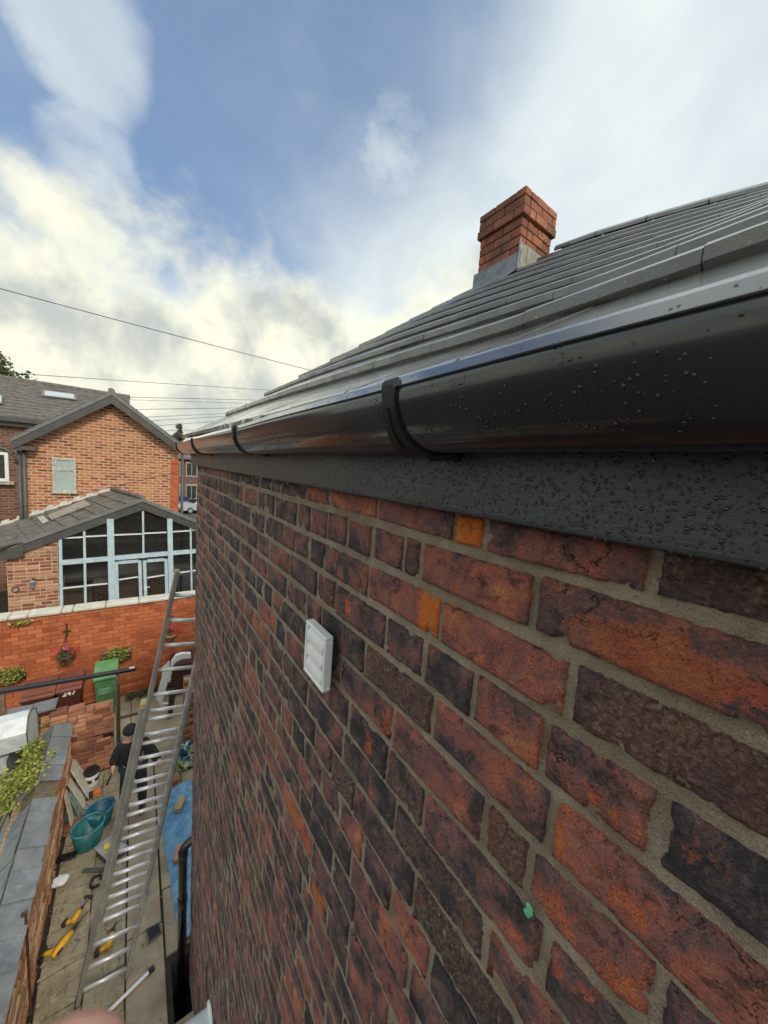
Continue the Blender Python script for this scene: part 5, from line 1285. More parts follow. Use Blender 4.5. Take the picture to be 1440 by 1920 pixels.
def garment(name, keys, add, mat, edges):
    ii = {n_: i for i, n_ in enumerate(keys)}; return skin_mesh(name, [(J[n_], RAD[n_] + add.get(n_, .018)) for n_ in keys], [(ii[a], ii[b]) for a, b in edges], mat, person)
garment('jacket', ['pel', 'sp', 'ch', 'nk', 'ls', 'le', 'lw', 'rs', 're', 'rw'], {'pel': .035, 'sp': .03, 'ch': .035, 'nk': .022, 'le': .034, 're': .034, 'lw': .026, 'rw': .026, 'ls': .03, 'rs': .03}, MCLOTH, [e_ for e_ in E_ if all(k in ('pel', 'sp', 'ch', 'nk', 'ls', 'le', 'lw', 'rs', 're', 'rw') for k in e_)])
garment('trousers', ['pel', 'lh', 'lk', 'la', 'rh', 'rk', 'ra'], {'pel': .02, 'la': .022, 'ra': .022}, MNAVY, [e_ for e_ in E_ if all(k in ('pel', 'lh', 'lk', 'la', 'rh', 'rk', 'ra') for k in e_)])
for s in 'lr': garment('shoe', [s + 'a', s + 't'], {s + 'a': .016, s + 't': .022}, simple('black_leather', (.012, .012, .012), .4), [(s + 'a', s + 't')])
m = MB(); hc = Vector(J['hm']) + Vector((0, .0, .02)); m.lathe([(.092, -.02), (.097, .01), (.088, .05), (.06, .085), (.001, .10)], 20, Matrix.Translation(hc) @ Matrix.Rotation(rad(12), 4, 'X')); m.build('cap', MCLOTH, person, smooth=True)
m = MB(); m.lathe([(.0965, -.022), (.0985, -.016), (.0965, -.010)], 20, Matrix.Translation(hc) @ Matrix.Rotation(rad(12), 4, 'X')); m.build('cap_band', simple('grey_trim', (.4, .4, .4)), person)
m = MB(); hw_ = Vector(J['Lp']); m.beam(hw_ + Vector((.02, .03, .02)), hw_ + Vector((-.07, -.12, -.10)), .022, .03, bev=.004); tag(m.build('hand_tool', MIRON), 'small dark tool held in the left hand of the person behind the ladder', 'tool')
# ================================================================== things lying in the yard
ZG = .038
MTEAL = simple('teal_plastic', (.015, .16, .17), .4, 0, .25, 14, .2, .004, c2=(.02, .08, .085)); MTEAL2 = simple('blue_teal_plastic', (.01, .12, .19), .4, 0, .25, 14, .2, .004)
def bucket(px, py, lab, mat, r_, h_, sx):
    c = onZ(px, py, ZG); t = thing('bucket', lab, 'bucket', (c.x, c.y, ZG), 'rubber buckets on the flagstones'); T = Matrix.Translation((c.x, c.y, ZG)) @ Matrix.Rotation(rad(25), 4, 'Z')
    m = MB(); m.lathe([(r_ * .72, 0), (r_ * .75, .01), (r_ * .95, h_ - .02), (r_ * .91, h_ - .02), (r_ * .70, .02), (.001, .018)], 32, T, sx=sx); m.build('body', mat, t, smooth=True)
    m = MB(); V = [Vector((math.cos(a) * r_ * .96 * sx, math.sin(a) * r_ * .96, h_)) for a in [2 * math.pi * k / 40 for k in range(41)]]; m.tube([T @ q for q in V], .012, 8, cap=False); m.build('rim', simple('rim_' + mat.name, (.05, .28, .32), .4), t, smooth=True)
    for s in (-1, 1):
        m = MB(); m.tube([T @ Vector((s * r_ * .95 * sx, math.sin(a) * .07, h_ - .005 + math.cos(a) * .03)) for a in [-1.5 + 3 * k / 8 for k in range(9)]], .007, 6); m.build('handle', mat, t)
    return c
c1 = bucket(166, 1582, 'front teal rubber bucket, empty, on the yard flagstones', MTEAL, .175, .30, 1.12)
c2 = bucket(187, 1545, 'rear blue rubber bucket holding a small tool, behind the front bucket', MTEAL2, .165, .27, 1.12)
m = MB(); m.beam(c2 + Vector((-.10, -.06, .22)), c2 + Vector((.02, .02, .14)), .06, .07, bev=.01); m.beam(c2 + Vector((-.02, .0, .22)), c2 + Vector((.08, -.08, .12)), .025, .025); tag(m.build('pointing_tool', simple('brown_tool', (.12, .07, .04))), 'brown brush and tool lying inside the rear blue bucket', 'tool')
c = onZ(172, 1470, ZG); tub = thing('paint_tub', 'white plastic paint tub with black lid and label by the crumbling wall', 'tub', (c.x, c.y, ZG))
T = Matrix.Translation((c.x, c.y, ZG)); hh = .26
m = MB(); m.lathe([(.086, 0), (.09, .005), (.098, hh - .02), (.095, hh)], 28, T); m.build('body', MWHITE, tub, smooth=True)
m = MB(); m.lathe([(.1005, hh - .05), (.103, hh - .045), (.103, hh), (.095, hh + .006), (.001, hh + .004)], 28, T); m.build('lid', MIRON, tub)
m = MB(); m.lathe([(.0965, .085), (.0975, .145)], 28, T); m.build('label_band', MIRON, tub)
m = MB(); m.box((c.x + .01, c.y - .105, ZG + .10), (c.x + .05, c.y - .094, ZG + .14)); m.build('label_mark', MPAINT, tub)
m = MB(); m.tube([(c.x + math.cos(a) * .105, c.y, ZG + hh - .03 + math.sin(a) * .12) for a in [math.pi * k / 12 for k in range(13)]], .003, 6); m.build('handle', MIRON, tub)
# boards leaning on the wall, slates and tile shards
def board(pts, mat, name, lab, cat, off=(0, .012, 0), group=None): m = MB(); m.prism(pts, off); return tag(m.build(name, mat), lab, cat, group)
def lean(px0, py0, px1, py1, wd, hgt, mat, name, lab, cat, x_top=XW + .02, group=None):
    a, b = onZ(px0, py0, ZG), onZ(px1, py1, ZG); return board([a, b, Vector((x_top, b.y, hgt)), Vector((x_top, a.y, hgt))], mat, name, lab, cat, off=(.010, 0, .004), group=group)
MCREAM = simple('cream_board', (.55, .50, .38), .7, 0, .12, 10, .2); MGLZ = simple('green_glass_sheet', (.16, .25, .235), .12, 0, .25, 6, .1)
a, b = onZ(148, 1502, ZG), onZ(142, 1520, ZG)
board([Vector((-.63, 6.60, ZG)), Vector((-.62, 6.98, ZG)), Vector((-.86, 7.05, .52)), Vector((-.86, 6.74, .56))], MCREAM, 'leaning_board', 'cream board leaning in the corner of the yard wall, rearmost', 'board', (.012, 0, .004))
board([Vector((-.68, 6.45, ZG)), Vector((-.67, 6.66, ZG)), Vector((-.868, 6.74, .44)), Vector((-.868, 6.54, .48))], MCREAM, 'leaning_board', 'narrow cream board leaning in front of the rearmost board', 'board', (.012, 0, .004))
board([Vector((-.72, 6.32, ZG)), Vector((-.69, 6.56, ZG)), Vector((-.846, 6.62, .36)), Vector((-.852, 6.42, .40))], MGLZ, 'glass_sheet', 'green tinted glass sheet leaning in front of the cream boards', 'glass sheet', (.010, 0, .004))
board([Vector((-.80, 6.20, ZG)), Vector((-.78, 6.36, ZG)), Vector((-.868, 6.42, .50)), Vector((-.872, 6.26, .54))], MCREAM, 'leaning_board', 'tall edge-on cream board leaning nearest along the yard wall', 'board', (.010, 0, .004))
def shard(px, py, r_, mat, name, lab, seed, th=.010, z=ZG, cat='slate', rot=0):
    c = onZ(px, py, z); q = random.Random(seed); n_ = q.choice([4, 5]); P = [c + Vector((math.cos(rot + 2 * math.pi * k / n_) * r_ * q.uniform(.75, 1.15), math.sin(rot + 2 * math.pi * k / n_) * r_ * q.uniform(.75, 1.15), q.uniform(0, .010))) for k in range(n_)]
    m = MB(); m.prism(P, (0, 0, th)); return tag(m.build(name, mat), lab, cat)
MGSL = simple('green_slate', (.11, .15, .145), .35, 0, .25, 10, .2); MTERRA = simple('terracotta', (.25, .075, .042), .7, 0, .2, 14, .3)
shard(140, 1526, .11, MGSL, 'slate_shard', 'broken green slate lying below the leaning glass sheet', 1, rot=.5)
shard(128, 1536, .09, MGSL, 'slate_shard', 'small broken green slate nearest the foot of the yard wall', 2, rot=.2)
shard(123, 1557, .12, MTERRA, 'tile_shard', 'large red clay tile shard left of the front bucket', 3, rot=.3, cat='tile')
shard(147, 1540, .09, MTERRA, 'tile_shard', 'red clay tile shard behind the front bucket', 4, rot=.9, cat='tile')
shard(152, 1525, .07, MTERRA, 'tile_shard', 'red clay tile shard left of the rear bucket', 5, rot=.1, cat='tile')
shard(150, 1476, .05, MTERRA, 'tile_shard', 'small red clay fragment beside the paint tub', 6, rot=.1, cat='tile')
# gloves
c = onZ(175, 1490, ZG); gl = thing('work_gloves', 'orange and black work gloves dropped on the flagstones', 'gloves', tuple(c)); MOR = simple('orange_glove', (.75, .17, .02), .7, 0, .15, 30, .3)
def blob(mb, c, r_, seed, n=10, squash=.4):
    q = random.Random(seed); V = []; F = []; R_ = 7
    for i in range(R_ + 1):
        ph = math.pi * i / R_
        for k in range(n):
            a = 2 * math.pi * k / n; d = Vector((math.sin(ph) * math.cos(a) * r_[0], math.sin(ph) * math.sin(a) * r_[1], math.cos(ph) * r_[2])); s_ = 1 + .22 * mnoise.noise(d * (1.6 / max(r_)) + Vector((seed, 0, 0))); V.append(Vector(c) + d * s_)
    for i in range(R_):
        for k in range(n): F.append((i*n+k, i*n+(k+1) % n, (i+1)*n+(k+1) % n, (i+1)*n+k))
    mb.add(V, F)
for (dx, dy, mt, nm, sd_) in ((-.05, .0, MIRON, 'glove_palm', 1), (.045, .01, MOR, 'glove_back', 2)):
    m = MB(); blob(m, c + Vector((dx, dy, .025)), (.06, .055, .028), sd_)
    for k in range(4): m.tube([c + Vector((dx - .03 + k * .02, dy - .04, .03)), c + Vector((dx - .04 + k * .028, dy - .085, .022)), c + Vector((dx - .035 + k * .028, dy - .105, .014))], [.011, .010, .007], 7)
    m.build(nm, mt, gl, smooth=True)
# grey tray, strips, bag, hammer, drills, level, drain, tarpaulin
c = [onZ(*q, .16) for q in ((176, 1590), (207, 1566), (240, 1585), (204, 1616))]
tr = thing('mixing_board', 'grey mixing board on the flagstones partly behind the ladder', 'board', tuple((c[0] + c[2]) / 2 - Vector((0, 0, .13)))); m = MB(); m.prism(c, (0, 0, -.02)); m.build('top', simple('cement_grey', (.36, .36, .35), .7, 0, .2, 12, .3), tr)
cc = sum(c, Vector()) / 4; m = MB(); m.prism([cc + (q - cc) * .9 - Vector((0, 0, .022)) for q in c], (0, 0, -(cc.z - .022 - ZG))); m.build('box_base', MDARK2, tr)
q = onZ(203, 1588, .162); m = MB(); m.prism([q + Vector((-.05, -.03, 0)), q + Vector((.05, -.045, 0)), q + Vector((.055, .035, 0)), q + Vector((-.045, .045, 0))], (0, 0, .018)); tag(m.build('yellow_sponge', simple('yellow_foam', (.75, .60, .06), .9)), 'yellow sponge on the grey mixing board', 'sponge')
def strip(p0, p1, w_, h_, mat, name, lab, cat='strip', z=ZG): a, b = onZ(*p0, z), onZ(*p1, z); m = MB(); m.beam(a + Vector((0, 0, h_ / 2)), b + Vector((0, 0, h_ / 2)), w_, h_, bev=.003); return tag(m.build(name, mat), lab, cat)
strip((102, 1616), (143, 1605), .075, .05, MPVC, 'pipe_offcut', 'short black gutter offcut in front of the front bucket', 'offcut')
strip((155, 1634), (196, 1632), .05, .02, MDARK2, 'plastic_strip', 'dark plastic strip lying left of the ladder', 'strip')
c = onZ(180, 1654, ZG); m = MB(); m.tube([c + Vector((math.cos(a) * .055, math.sin(a) * .075, .012 + .01 * math.sin(3 * a))) for a in [2 * math.pi * k / 16 * .85 for k in range(17)]], .016, 8); tag(m.build('cable_coil', MIRON), 'coil of black cable or strap beside the ladder', 'coil')
c = onZ(114, 1655, ZG); m = MB(); blob(m, c + Vector((0, 0, .028)), (.085, .07, .034), 5, 16); 
for k in range(10): blob(m, c + Vector((rnd(-.06, .06), rnd(-.05, .05), .04)), (.03, .025, .02), 20 + k, 8)
tag(m.build('plastic_bag', simple('crumpled_white', (.80, .82, .84), .35, 0, .08, 30, .4)), 'crumpled white plastic bag lying near the yard wall', 'bag')
a, b = onZ(166, 1682, ZG + .02), onZ(131, 1735, ZG + .015); hm_ = thing('hammer', 'hammer with long grey handle lying on the flagstones', 'hammer', tuple(b)); m = MB(); m.tube([a, b], [.010, .014], 8); m.build('handle', MDARKW, hm_)
d = (a - b).normalized(); s_ = d.cross(Vector((0, 0, 1))); m = MB(); m.beam(a - s_ * .05, a + s_ * .05, .03, .03, bev=.006); m.build('head', simple('rusty_head', (.07, .04, .03), .6, .3), hm_)
MYEL = simple('yellow_plastic', (.78, .40, .015), .45, 0, .12, 20, .1)
def tool(px, py, rot, lab, s=1.0):
    c = onZ(px, py, ZG); t = thing('power_tool', lab, 'power tool', tuple(c), 'yellow cordless tools on the ground'); R_ = Matrix.Translation(c) @ Matrix.Rotation(rot, 4, 'Z') @ Matrix.Scale(s, 4)
    m = MB(); m.tube([R_ @ Vector(q) for q in ((-.10, 0, .045), (-.05, 0, .05), (.04, 0, .05), (.09, 0, .045))], [.026, .036, .036, .028], 12); m.tube([R_ @ Vector(q) for q in ((-.04, 0, .04), (-.07, .06, .035), (-.09, .11, .035))], [.026, .022, .022], 10); m.build('housing', MYEL, t, smooth=True)
    m = MB(); m.box((-.15, .10, .0), (-.05, .165, .07), M=R_, bev=.01); m.build('battery', MIRON, t)
    m = MB(); m.tube([R_ @ Vector(q) for q in ((.088, 0, .045), (.13, 0, .045), (.17, 0, .043))], [.026, .02, .008], 10); m.tube([R_ @ Vector((.17, 0, .043)), R_ @ Vector((.27, 0, .03))], .005, 6); m.build('chuck', MIRON, t)
    m = MB(); m.box((-.085, -.037, .03), (-.02, .037, .062), M=R_, bev=.01); m.build('grip_band', MIRON, t)
tool(118, 1776, .85, 'yellow cordless power tool with black battery nearest the slate capped wall', 1.12)
tool(143, 1722, 1.0, 'black and yellow cordless tool beside the hammer handle', .62)
tool(206, 1768, 1.3, 'black and yellow cordless tool seen between the ladder rungs', .7)
c = [onZ(*q, .048) for q in ((274, 1744), (298, 1731), (303, 1748), (279, 1769))]; dg_ = thing('drain_grate', 'square dark drain grate set in the concrete', 'drain', tuple(sum(c, Vector()) / 4)); ce = sum(c, Vector()) / 4
m = MB(); m.prism(c, (0, 0, -.03)); m.build('drain_pit', simple('drain_dark', (.012, .010, .009), .6), dg_)
for k in range(5): m = MB(); f_ = .12 + .19 * k; m.beam(c[0].lerp(c[1], f_) + Vector((0, 0, .004)), c[3].lerp(c[2], f_) + Vector((0, 0, .004)), .010, .010); m.build('grate_bar', MIRON, dg_)
m = MB(); 
for k in range(4): m.beam(c[k] + Vector((0, 0, .003)), c[(k+1) % 4] + Vector((0, 0, .003)), .014, .012)
m.build('grate_frame', simple('worn_grate', (.14, .12, .10), .6), dg_)
a, b = onZ(289, 1813, ZG + .03), onZ(196, 1904, ZG + .03); lv = thing('sealant_pole', 'white plastic trim length with dark end lying by the ladder foot', 'trim', tuple(b)); m = MB(); m.beam(b, a.lerp(b, .12), .028, .022, bev=.004); m.build('shaft', MWHITE, lv); m = MB(); m.beam(a.lerp(b, .12), a, .045, .035, bev=.005); m.build('end_piece', MIRON, lv)
def m_tarp():
    t = NT('blue_tarpaulin'); p = t.pos(); a = t.noise(p, 6, 5, .6, .6); b = t.noise(t.mapv(p, (2.5, .8, 1)), 14, 5, .65, 1.0)
    col = t.mix(t.smooth(a, .3, .7), (.07, .23, .42), (.20, .42, .60)); col = t.mix(t.math('MULTIPLY', t.smooth(b, .55, .7), .6), col, (.36, .46, .58))
    return t.out(col, .42, t.bump(b, .8, .02), spec=.5)
m = MB(); NX, NY = 26, 60; V = []; F = []
lft = [(3.9, .40), (4.1, .385), (4.7, .35), (5.4, .30), (5.9, .37), (6.15, .42)]
def lx(y):
    for (a, xa_), (b, xb_) in zip(lft, lft[1:]):
        if y <= b: return xa_ + (xb_ - xa_) * (y - a) / (b - a)
    return lft[-1][1]
for j in range(NY + 1):
    y = 3.9 + 2.25 * j / NY
    for i in range(NX + 1):
        x0_ = lx(y) + .02 * mnoise.noise(Vector((y * 5, 0, 2))); x = x0_ + (1.5 - x0_) * i / NX
        z = .058 + .05 * abs(mnoise.noise(Vector((x * 6, y * 2.2, 1)))) + .018 * mnoise.noise(Vector((x * 19, y * 9, 4)))
        if i == 0: z = .05
        V.append((x, y, max(z, .05)))
for j in range(NY):
    for i in range(NX): F.append((j*(NX+1)+i, j*(NX+1)+i+1, (j+1)*(NX+1)+i+1, (j+1)*(NX+1)+i))
m.add(V, F); tag(m.build('tarpaulin', m_tarp(), smooth=True), 'blue tarpaulin spread on the ground beside the near wall', 'tarpaulin')
MWB = simple('pale_timber', (.50, .34, .17), .8, 0, .2, 30, .3)
for (p0, p1, mt, lab, nm, cat) in (((332, 1518), (342, 1497), MWB, 'pale timber block on the far end of the blue tarpaulin', 'timber_block', 'timber'), ((333, 1612), (337, 1588), simple('new_brick', (.55, .24, .15), .8), 'single orange brick on the tarpaulin beside the black soil pipe', 'loose_brick', 'brick'), ((320, 1467), (334, 1460), simple('red_brick_loose', (.36, .12, .05), .8), 'orange brick on the ground behind the ladder', 'loose_brick', 'brick')):
    a, b = onZ(*p0, .12), onZ(*p1, .12); d = (b - a); a, b = a - d * .1, b + d * .1; m = MB(); m.beam(a, b, .10, .065, bev=.006); tag(m.build(nm, mt), lab, cat)
c = onZ(350, 1442, ZG); bg_ = thing('compost_bag', 'colourful printed compost bag standing by the near wall corner', 'bag', tuple(c))
def m_print():
    t = NT('printed_bag'); p = t.pos(); k = t.noise(p, 7.5, 2, .5, 1.2)
    n_ = t.n('ShaderNodeValToRGB'); t.l(k, n_.inputs[0]); e = n_.color_ramp.elements; n_.color_ramp.interpolation = 'CONSTANT'
    for _ in range(5): e.new(.5)
    for q, (po, co_) in zip(e, ((0, (.015, .02, .06)), (.40, (.02, .04, .14)), (.47, (.03, .30, .32)), (.52, (.75, .70, .55)), (.56, (.80, .45, .03)), (.60, (.08, .35, .05)), (.66, (.01, .015, .04)))): q.position = po; q.color = co_ + (1,)
    return t.out(n_.outputs[0], .3, t.bump(t.noise(p, 20, 4), .4, .01))
m = MB(); V = []; F = []; n = 16
for j in range(9):
    f_ = j / 8; w_ = .15 * (1 - .12 * f_); dep = .09 * (1 - .5 * f_ ** 2)
    for k in range(n): a_ = 2 * math.pi * k / n; V.append((c.x + math.copysign(abs(math.cos(a_)) ** .6, math.cos(a_)) * w_ + .01 * mnoise.noise(Vector((k, j, 1))), c.y + .05 + math.copysign(abs(math.sin(a_)) ** .7, math.sin(a_)) * dep, ZG + .48 * f_ + .012 * mnoise.noise(Vector((k * .7, j, 7)))))
for j in range(8):
    for k in range(n): F.append((j*n+k, j*n+(k+1) % n, (j+1)*n+(k+1) % n, (j+1)*n+k))
F += [tuple(range(n))[::-1], tuple(8*n+k for k in range(n))]; m.add(V, F); m.build('sack', m_print(), bg_, smooth=True)
m = MB(); m.box((c.x - .05, c.y - .045, ZG + .08), (c.x + .03, c.y - .036, ZG + .15)); m.build('label_panel', MPAINT, bg_)
m = MB(); rq = random.Random(41)
for _ in range(420):
    if rq.random() < .6: x_, y_ = XW + .03 + abs(rq.gauss(0, .12)), rq.uniform(2.8, 7.1)
    else: x_, y_ = rq.uniform(-.8, .6), rq.uniform(3.0, 7.1)
    if x_ > .25 and y_ < 4.0: continue
    s_ = .003 + .013 * rq.random() ** 3; T = Matrix.Translation((x_, y_, .046 + s_ * .4)) @ Matrix.Rotation(rq.uniform(0, 6), 4, 'Z') @ Matrix.Rotation(rq.uniform(-.6, .6), 4, 'X'); m.box((-s_, -s_ * rq.uniform(.5, 1), -s_ * .5), (s_, s_ * rq.uniform(.5, 1), s_ * .5), M=T, bev=s_ * .25)
rb_ = m.build('rubble', simple('mortar_rubble', (.34, .25, .17), .95, 0, .4, 9, .3), None, kind='stuff'); rb_['label'] = 'small bits of broken brick and mortar scattered over the yard paving'; rb_['category'] = 'rubble'
# white plastic garden chair tipped against the bin, brown board beside
ch = thing('plastic_chair', 'white plastic garden chair tipped up behind the ladder', 'chair', tuple(onY(318, 1318, 8.3)))
P = [onY(*q, 8.25) for q in ((292, 1310), (302, 1322), (312, 1290), (318, 1262), (318, 1240), (312, 1246), (305, 1252), (303, 1272))]; m = MB(); m.prism(P, (.0, .03, 0)); m.build('seat', MWHITE, ch)
P = [onY(*q, 8.3) for q in ((322, 1242), (330, 1230), (342, 1226), (358, 1226), (358, 1234), (340, 1236), (330, 1241), (325, 1248), (318, 1280), (315, 1279))]; m = MB(); m.prism(P, (0, .10, 0)); m.build('back_frame', MWHITE, ch)
for (q0, q1) in (((314, 1244), (319, 1275)), ((300, 1320), (322, 1318))): m = MB(); m.tube([onY(*q0, 8.38), onY(*q1, 8.42)], .018, 8); m.build('leg', MWHITE, ch)
P = [onY(*q, 8.05) for q in ((318, 1290), (330, 1300), (322, 1345), (314, 1350))]; board(P, simple('brown_board', (.06, .04, .032), .8), 'leaning_board', 'dark brown board standing behind the ladder below the white chair', 'board', (0, .04, 0))
strip((224, 1348), (300, 1328), .04, .04, MDARK2, 'threshold_bar', 'dark bar lying across the passage beyond the steel post', 'bar')
m = MB(); P = [onY(*q, 6.7) for q in ((333, 1395), (340, 1395), (337, 1470), (322, 1462))]; board(P, simple('red_brown_board', (.16, .075, .04), .8), 'leaning_board', 'red brown board on edge beside the compost bag', 'board', (0, .03, 0))
# ================================================================== street beyond, trees, wires
def far_house(name, lab, x0, x1, y, eave, ridge, mat):
    t = thing(name, lab, 'house', ((x0 + x1) / 2, y, 0)); m = MB(); m.box((x0, y, 0), (x1, y + 8, eave)); m.prism([(x0, y, eave), (x0, y + 4, ridge - .15), (x0, y + 8, eave)], (x1 - x0, 0, 0)); m.build('wall', mat, t)
    m = MB(); m.prism([(x0 - .2, y - .4, eave - .15), (x0 - .2, y + 4, ridge), (x0 - .2, y + 4, ridge + .15), (x0 - .2, y - .4, eave)], (x1 - x0 + .4, 0, 0)); m.prism([(x0 - .2, y + 8.4, eave - .15), (x0 - .2, y + 4, ridge - .001), (x0 - .2, y + 4, ridge + .149), (x0 - .2, y + 8.4, eave)], (x1 - x0 + .4, 0, 0)); m.build('roof', MRTILE, t)
    k = 0; x = x0 + .5; MST = simple('stone_lintel_' + name, (.42, .37, .30), .8)
    while x + 1.1 < x1:
        for (za, zb_) in ((.9, 2.4), (3.6, 5.0)):
            m = MB(); m.box((x - .12, y - .06, za - .14), (x + 1.12, y + .05, za)); m.box((x - .12, y - .05, zb_), (x + 1.12, y + .05, zb_ + .2)); m.box((x - .1, y - .04, za), (x, y + .05, zb_)); m.box((x + 1.0, y - .04, za), (x + 1.1, y + .05, zb_)); m.box((x + .47, y - .03, za), (x + .53, y + .05, zb_)); wn = m.build('window', MST, t)
            m = MB(); m.box((x, y - .015, za), (x + 1.0, y - .008, zb_)); m.build('pane', simple('far_pane', (.045, .05, .055), .12), wn)
        x += 1.75
    return t
far_house('terraced_house', 'distant red brick terraced house seen between the gable and the near wall', 2.6, 9.5, 46.5, 5.6, 7.0, MTERR)
far_house('terraced_house', 'distant terraced house further right, mostly hidden by the near wall', 9.7, 16, 46.5, 5.6, 7.0, MTERR)
m = MB(); m.box((-30, 44.6, 0), (40, 46.4, .13)); struct(m.build('pavement', simple('paving_grey', (.26, .25, .23), .9)))
m = MB(); m.box((2.7, 44.9, .13), (16, 45.1, 1.0)); tag(m.build('front_wall', MTERR), 'low brick front garden wall of the distant terrace', 'wall')
def car(x, y, col, lab, rot=0.0, L=4.1):
    t = thing('parked_car', lab, 'car', (x, y, 0), 'cars parked in the street beyond'); R_ = Matrix.Translation((x, y, 0)) @ Matrix.Rotation(rot, 4, 'Z')
    MC = simple('car_paint_%d' % int(x * 10), col, .22, .2, .05, 3, 0); prof = [(-2.0, .35), (-2.05, .62), (-1.95, .90), (-1.05, 1.02), (1.35, 1.05), (1.95, .98), (2.05, .70), (2.0, .35)]
    m = MB(); m.prism([R_ @ Vector((a, -.82, b)) for a, b in prof], R_.to_3x3() @ Vector((0, 1.64, 0))); m.build('body', MC, t)
    cab = [(-.85, 1.0), (-.25, 1.42), (1.05, 1.46), (1.75, 1.02)]; m = MB(); lo = [R_ @ Vector((a, s * (.78 if b < 1.1 else .62), b)) for s in (-1, 1) for a, b in cab]; m.add(lo, [(0, 1, 2, 3), (7, 6, 5, 4), (0, 4, 5, 1), (1, 5, 6, 2), (2, 6, 7, 3)]); m.build('cabin', MC, t)
    MG = simple('car_glass', (.02, .025, .03), .08)
    for s in (-1, 1):
        m = MB(); P = [R_ @ Vector((a, s * w_, b)) for a, b, w_ in ((-.62, 1.06, .785), (-.2, 1.37, .655), (1.0, 1.40, .645), (1.5, 1.08, .775))]; m.prism(P, R_.to_3x3() @ Vector((0, s * .01, 0))); m.build('side_window', MG, t)
    for P in ([(1.12, .55, 1.42), (1.12, -.55, 1.42), (1.70, -.68, 1.08), (1.70, .68, 1.08)], [(-.30, .55, 1.39), (-.30, -.55, 1.39), (-.80, -.68, 1.06), (-.80, .68, 1.06)]):
        sg = 1 if P[0][0] > 0 else -1; m = MB(); m.prism([R_ @ Vector(q) for q in P], R_.to_3x3() @ Vector((sg * .03, 0, .03))); m.build('windscreen', MG, t)
    for sx in (-1.25, 1.3):
        for s in (-1, 1):
            m = MB(); m.lathe([(.10, -.1), (.30, -.1), (.32, -.05), (.32, .05), (.30, .1), (.10, .1)], 18, R_ @ Matrix.Translation((sx, s * .76, .32)) @ Matrix.Rotation(rad(90), 4, 'X')); wh_ = m.build('wheel', MIRON, t); m = MB(); m.lathe([(.02, -.105), (.19, -.105), (.19, .105), (.02, .105)], 14, R_ @ Matrix.Translation((sx, s * .76, .32)) @ Matrix.Rotation(rad(90), 4, 'X')); m.build('rim', MALU, wh_)
    for s in (-1, 1):
        m = MB(); m.box((1.93, s * .68 - .12, .72), (2.07, s * .68 + .12, .92), M=R_); m.build('tail_light', simple('tail_red', (.5, .02, .02), .3), t)
        m = MB(); m.box((-2.06, s * .62 - .16, .66), (-1.93, s * .62 + .16, .80), M=R_); m.build('headlight', MWHITE, t)
car(3.9, 43.6, (.06, .16, .42), 'blue parked car beyond the gable corner, tail lights towards us', rad(115))
car(5.4, 41.0, (.55, .57, .58), 'silver parked car in front of the blue car', rad(20))
# trees
MLEAFG = m_leaf('grey_green_leaf', (.07, .085, .06), (.12, .14, .09), (.20, .22, .15))
def tree(name, lab, base, hgt, rx, n, size, mat, conifer=False, seed=1):
    t = thing(name, lab, 'tree', base); b = Vector(base); q = random.Random(seed)
    m = MB(); m.tube([b, b + Vector((.05, 0, hgt * .4)), b + Vector((0, .05, hgt * .95))], [hgt * .03, hgt * .022, .02], 8)
    for k in range(14):
        f_ = q.uniform(.3, .9); a = q.uniform(0, 6.28); L = rx * (1 - f_ * .8 if conifer else .8); p0 = b + Vector((0, 0, hgt * f_)); m.tube([p0, p0 + Vector((math.cos(a) * L * .6, math.sin(a) * L * .6, L * .25)), p0 + Vector((math.cos(a) * L, math.sin(a) * L, L * (.2 if conifer else .6)))], [.07, .04, .012], 5)
    m.build('trunk', simple('bark_' + name, (.07, .055, .04), .9), t)
    m = MB()
    for k in range(n):
        if conifer: f_ = q.random() ** .8; zz = hgt * (.2 + .8 * f_); R_ = rx * (1.05 - f_) * (.75 + .25 * math.sin(f_ * 40))
        else: f_ = q.random(); zz = hgt * (.35 + .65 * f_); R_ = rx * math.sqrt(max(.02, 1 - ((f_ - .4) / .62) ** 2))
        a = q.uniform(0, 6.28); rr_ = R_ * q.random() ** .45; p0 = b + Vector((math.cos(a) * rr_, math.sin(a) * rr_, zz))
        if mnoise.noise(p0 * (1.0 if not conifer else 1.4)) < -.12: continue
        for _ in range(3): m.leaf(p0 + Vector((q.gauss(0, .12), q.gauss(0, .12), q.gauss(0, .1))), size * q.uniform(.6, 1.3), q)
    m.build('crown', mat, t)
c = onY(-2, 740, 34); tree('leafy_tree', 'bushy tree rising behind the tiled roof at the left edge', (c.x - 1.0, 34, 0), onY(2, 660, 34).z, 3.0, 5200, .26, MLEAFD, seed=3)
c = onY(60, 740, 38); tree('leafy_tree', 'treetop just showing over the long tiled roof ridge', (c.x, 38, 0), onY(60, 702, 38).z, 1.0, 700, .3, MLEAFD, seed=5)
c = onY(336, 820, 60); tree('conifer_tree', 'distant conifer above the near gutter end', (c.x, 60, 0), onY(337, 797, 60).z, 3.0, 2200, .26, MLEAFG, True, seed=8)
c = onY(322, 820, 66); tree('leafy_tree', 'distant low tree left of the conifer', (c.x, 66, 0), onY(322, 815, 66).z, 2.4, 900, .5, MLEAFD, seed=9)
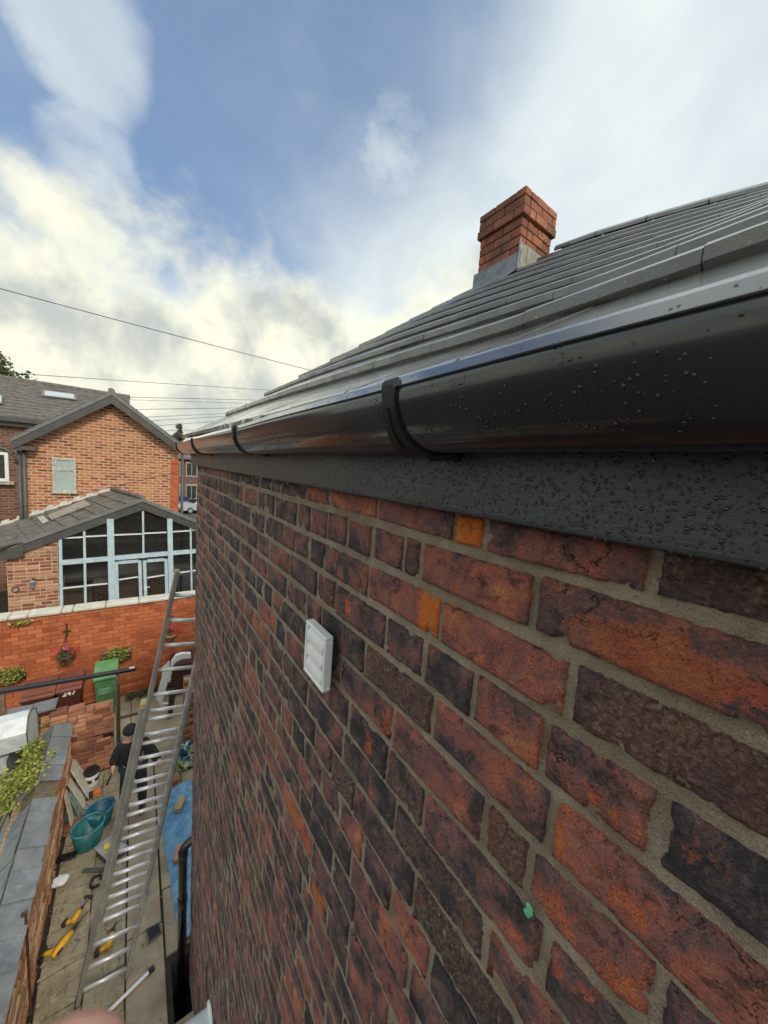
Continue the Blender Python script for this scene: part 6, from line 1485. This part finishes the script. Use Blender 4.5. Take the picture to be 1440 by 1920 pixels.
# wires
MWIRE = simple('wire', (.02, .02, .022), .6)
def wire(p0, p1, y0, y1, lab, r_=.012, sagf=.012):
    a, b = onY(*p0, y0), onY(*p1, y1); L = (b - a).length; m = MB(); m.tube([a.lerp(b, k / 16) - Vector((0, 0, 4 * sagf * L * (k / 16) * (1 - k / 16))) for k in range(17)], r_, 5); tag(m.build('overhead_wire', MWIRE), lab, 'wire')
wire((-60, 525), (760, 738), 14, 14, 'topmost overhead wire crossing the clouds at left', .011, .004)
wire((12, 699), (560, 735), 22, 30, 'overhead wire running from the left tree to the near roof', .013, .001)
wire((215, 744), (560, 752), 24, 30, 'upper of the paired overhead wires right of the gable apex', .014, .0)
wire((222, 749), (560, 759), 24, 30, 'lower of the paired overhead wires right of the gable apex', .010, .0)
wire((235, 768), (560, 763), 24, 30, 'overhead wire third down beside the gable slope', .014, .0)
wire((255, 783), (560, 769), 24, 30, 'overhead wire fourth down beside the gable slope', .012, .0)
wire((268, 790), (560, 772), 24, 30, 'overhead wire fifth down beside the gable slope', .012, .0)
wire((285, 799), (560, 778), 24, 30, 'lowest overhead wire above the gable eaves', .012, .0)
wire((-40, 968), (390, 870), 12.2, 12.2, 'thin cable sagging in front of the gable wall above the garden room roof', .007, .006)
wire((10, 809), (390, 806), 15.1, 15.1, 'thin cable crossing the upper gable wall', .006, .004)
# ================================================================== the photographer's fingertip at the lower edge
def camv(x, y, z): return CAM + Vector((RX.dot(Vector((x, y, z))), RY.dot(Vector((x, y, z))), RZ.dot(Vector((x, y, z)))))
fy = 1.518 * .060
JJ = {}; RR = {}; EE = []
def J_(n_, p, r_, frm=None):
    JJ[n_] = tuple(camv(*p)); RR[n_] = r_
    if frm: EE.append((frm, n_))
J_('w', (-.062, fy + .150, .030), .027); J_('f', (-.070, fy + .30, .010), .034, 'w'); J_('p', (-.052, fy + .095, .040), .026, 'w')
J_('i0', (-.054, fy + .058, .050), .0115, 'p'); J_('i1', (-.0565, fy + .020, .057), .0125, 'i0'); J_('i2', (-.0560, fy, .060), .0135, 'i1')
for i, (ox, L) in enumerate(((.024, .034), (.046, .030), (.064, .022))):
    J_('%d0' % i, (-.052 + ox, fy + .066, .048), .0095, 'p'); J_('%d1' % i, (-.052 + ox, fy + .066 - L * .4, .036), .0090, '%d0' % i); J_('%d2' % i, (-.052 + ox, fy + .066 + L * .2, .022), .0078, '%d1' % i)
J_('t0', (-.092, fy + .120, .028), .0115, 'w'); J_('t1', (-.104, fy + .085, .024), .0095, 't0')
nn = list(JJ); ix = {n_: i for i, n_ in enumerate(nn)}
hnd = skin_mesh('hand', [(JJ[n_], RR[n_]) for n_ in nn], [(ix[a], ix[b]) for a, b in EE], simple('pink_skin', (.62, .33, .25), .5, 0, .06, 60, .05))
tag(hnd, 'out of focus pink fingertip of a hand at the bottom edge', 'hand')
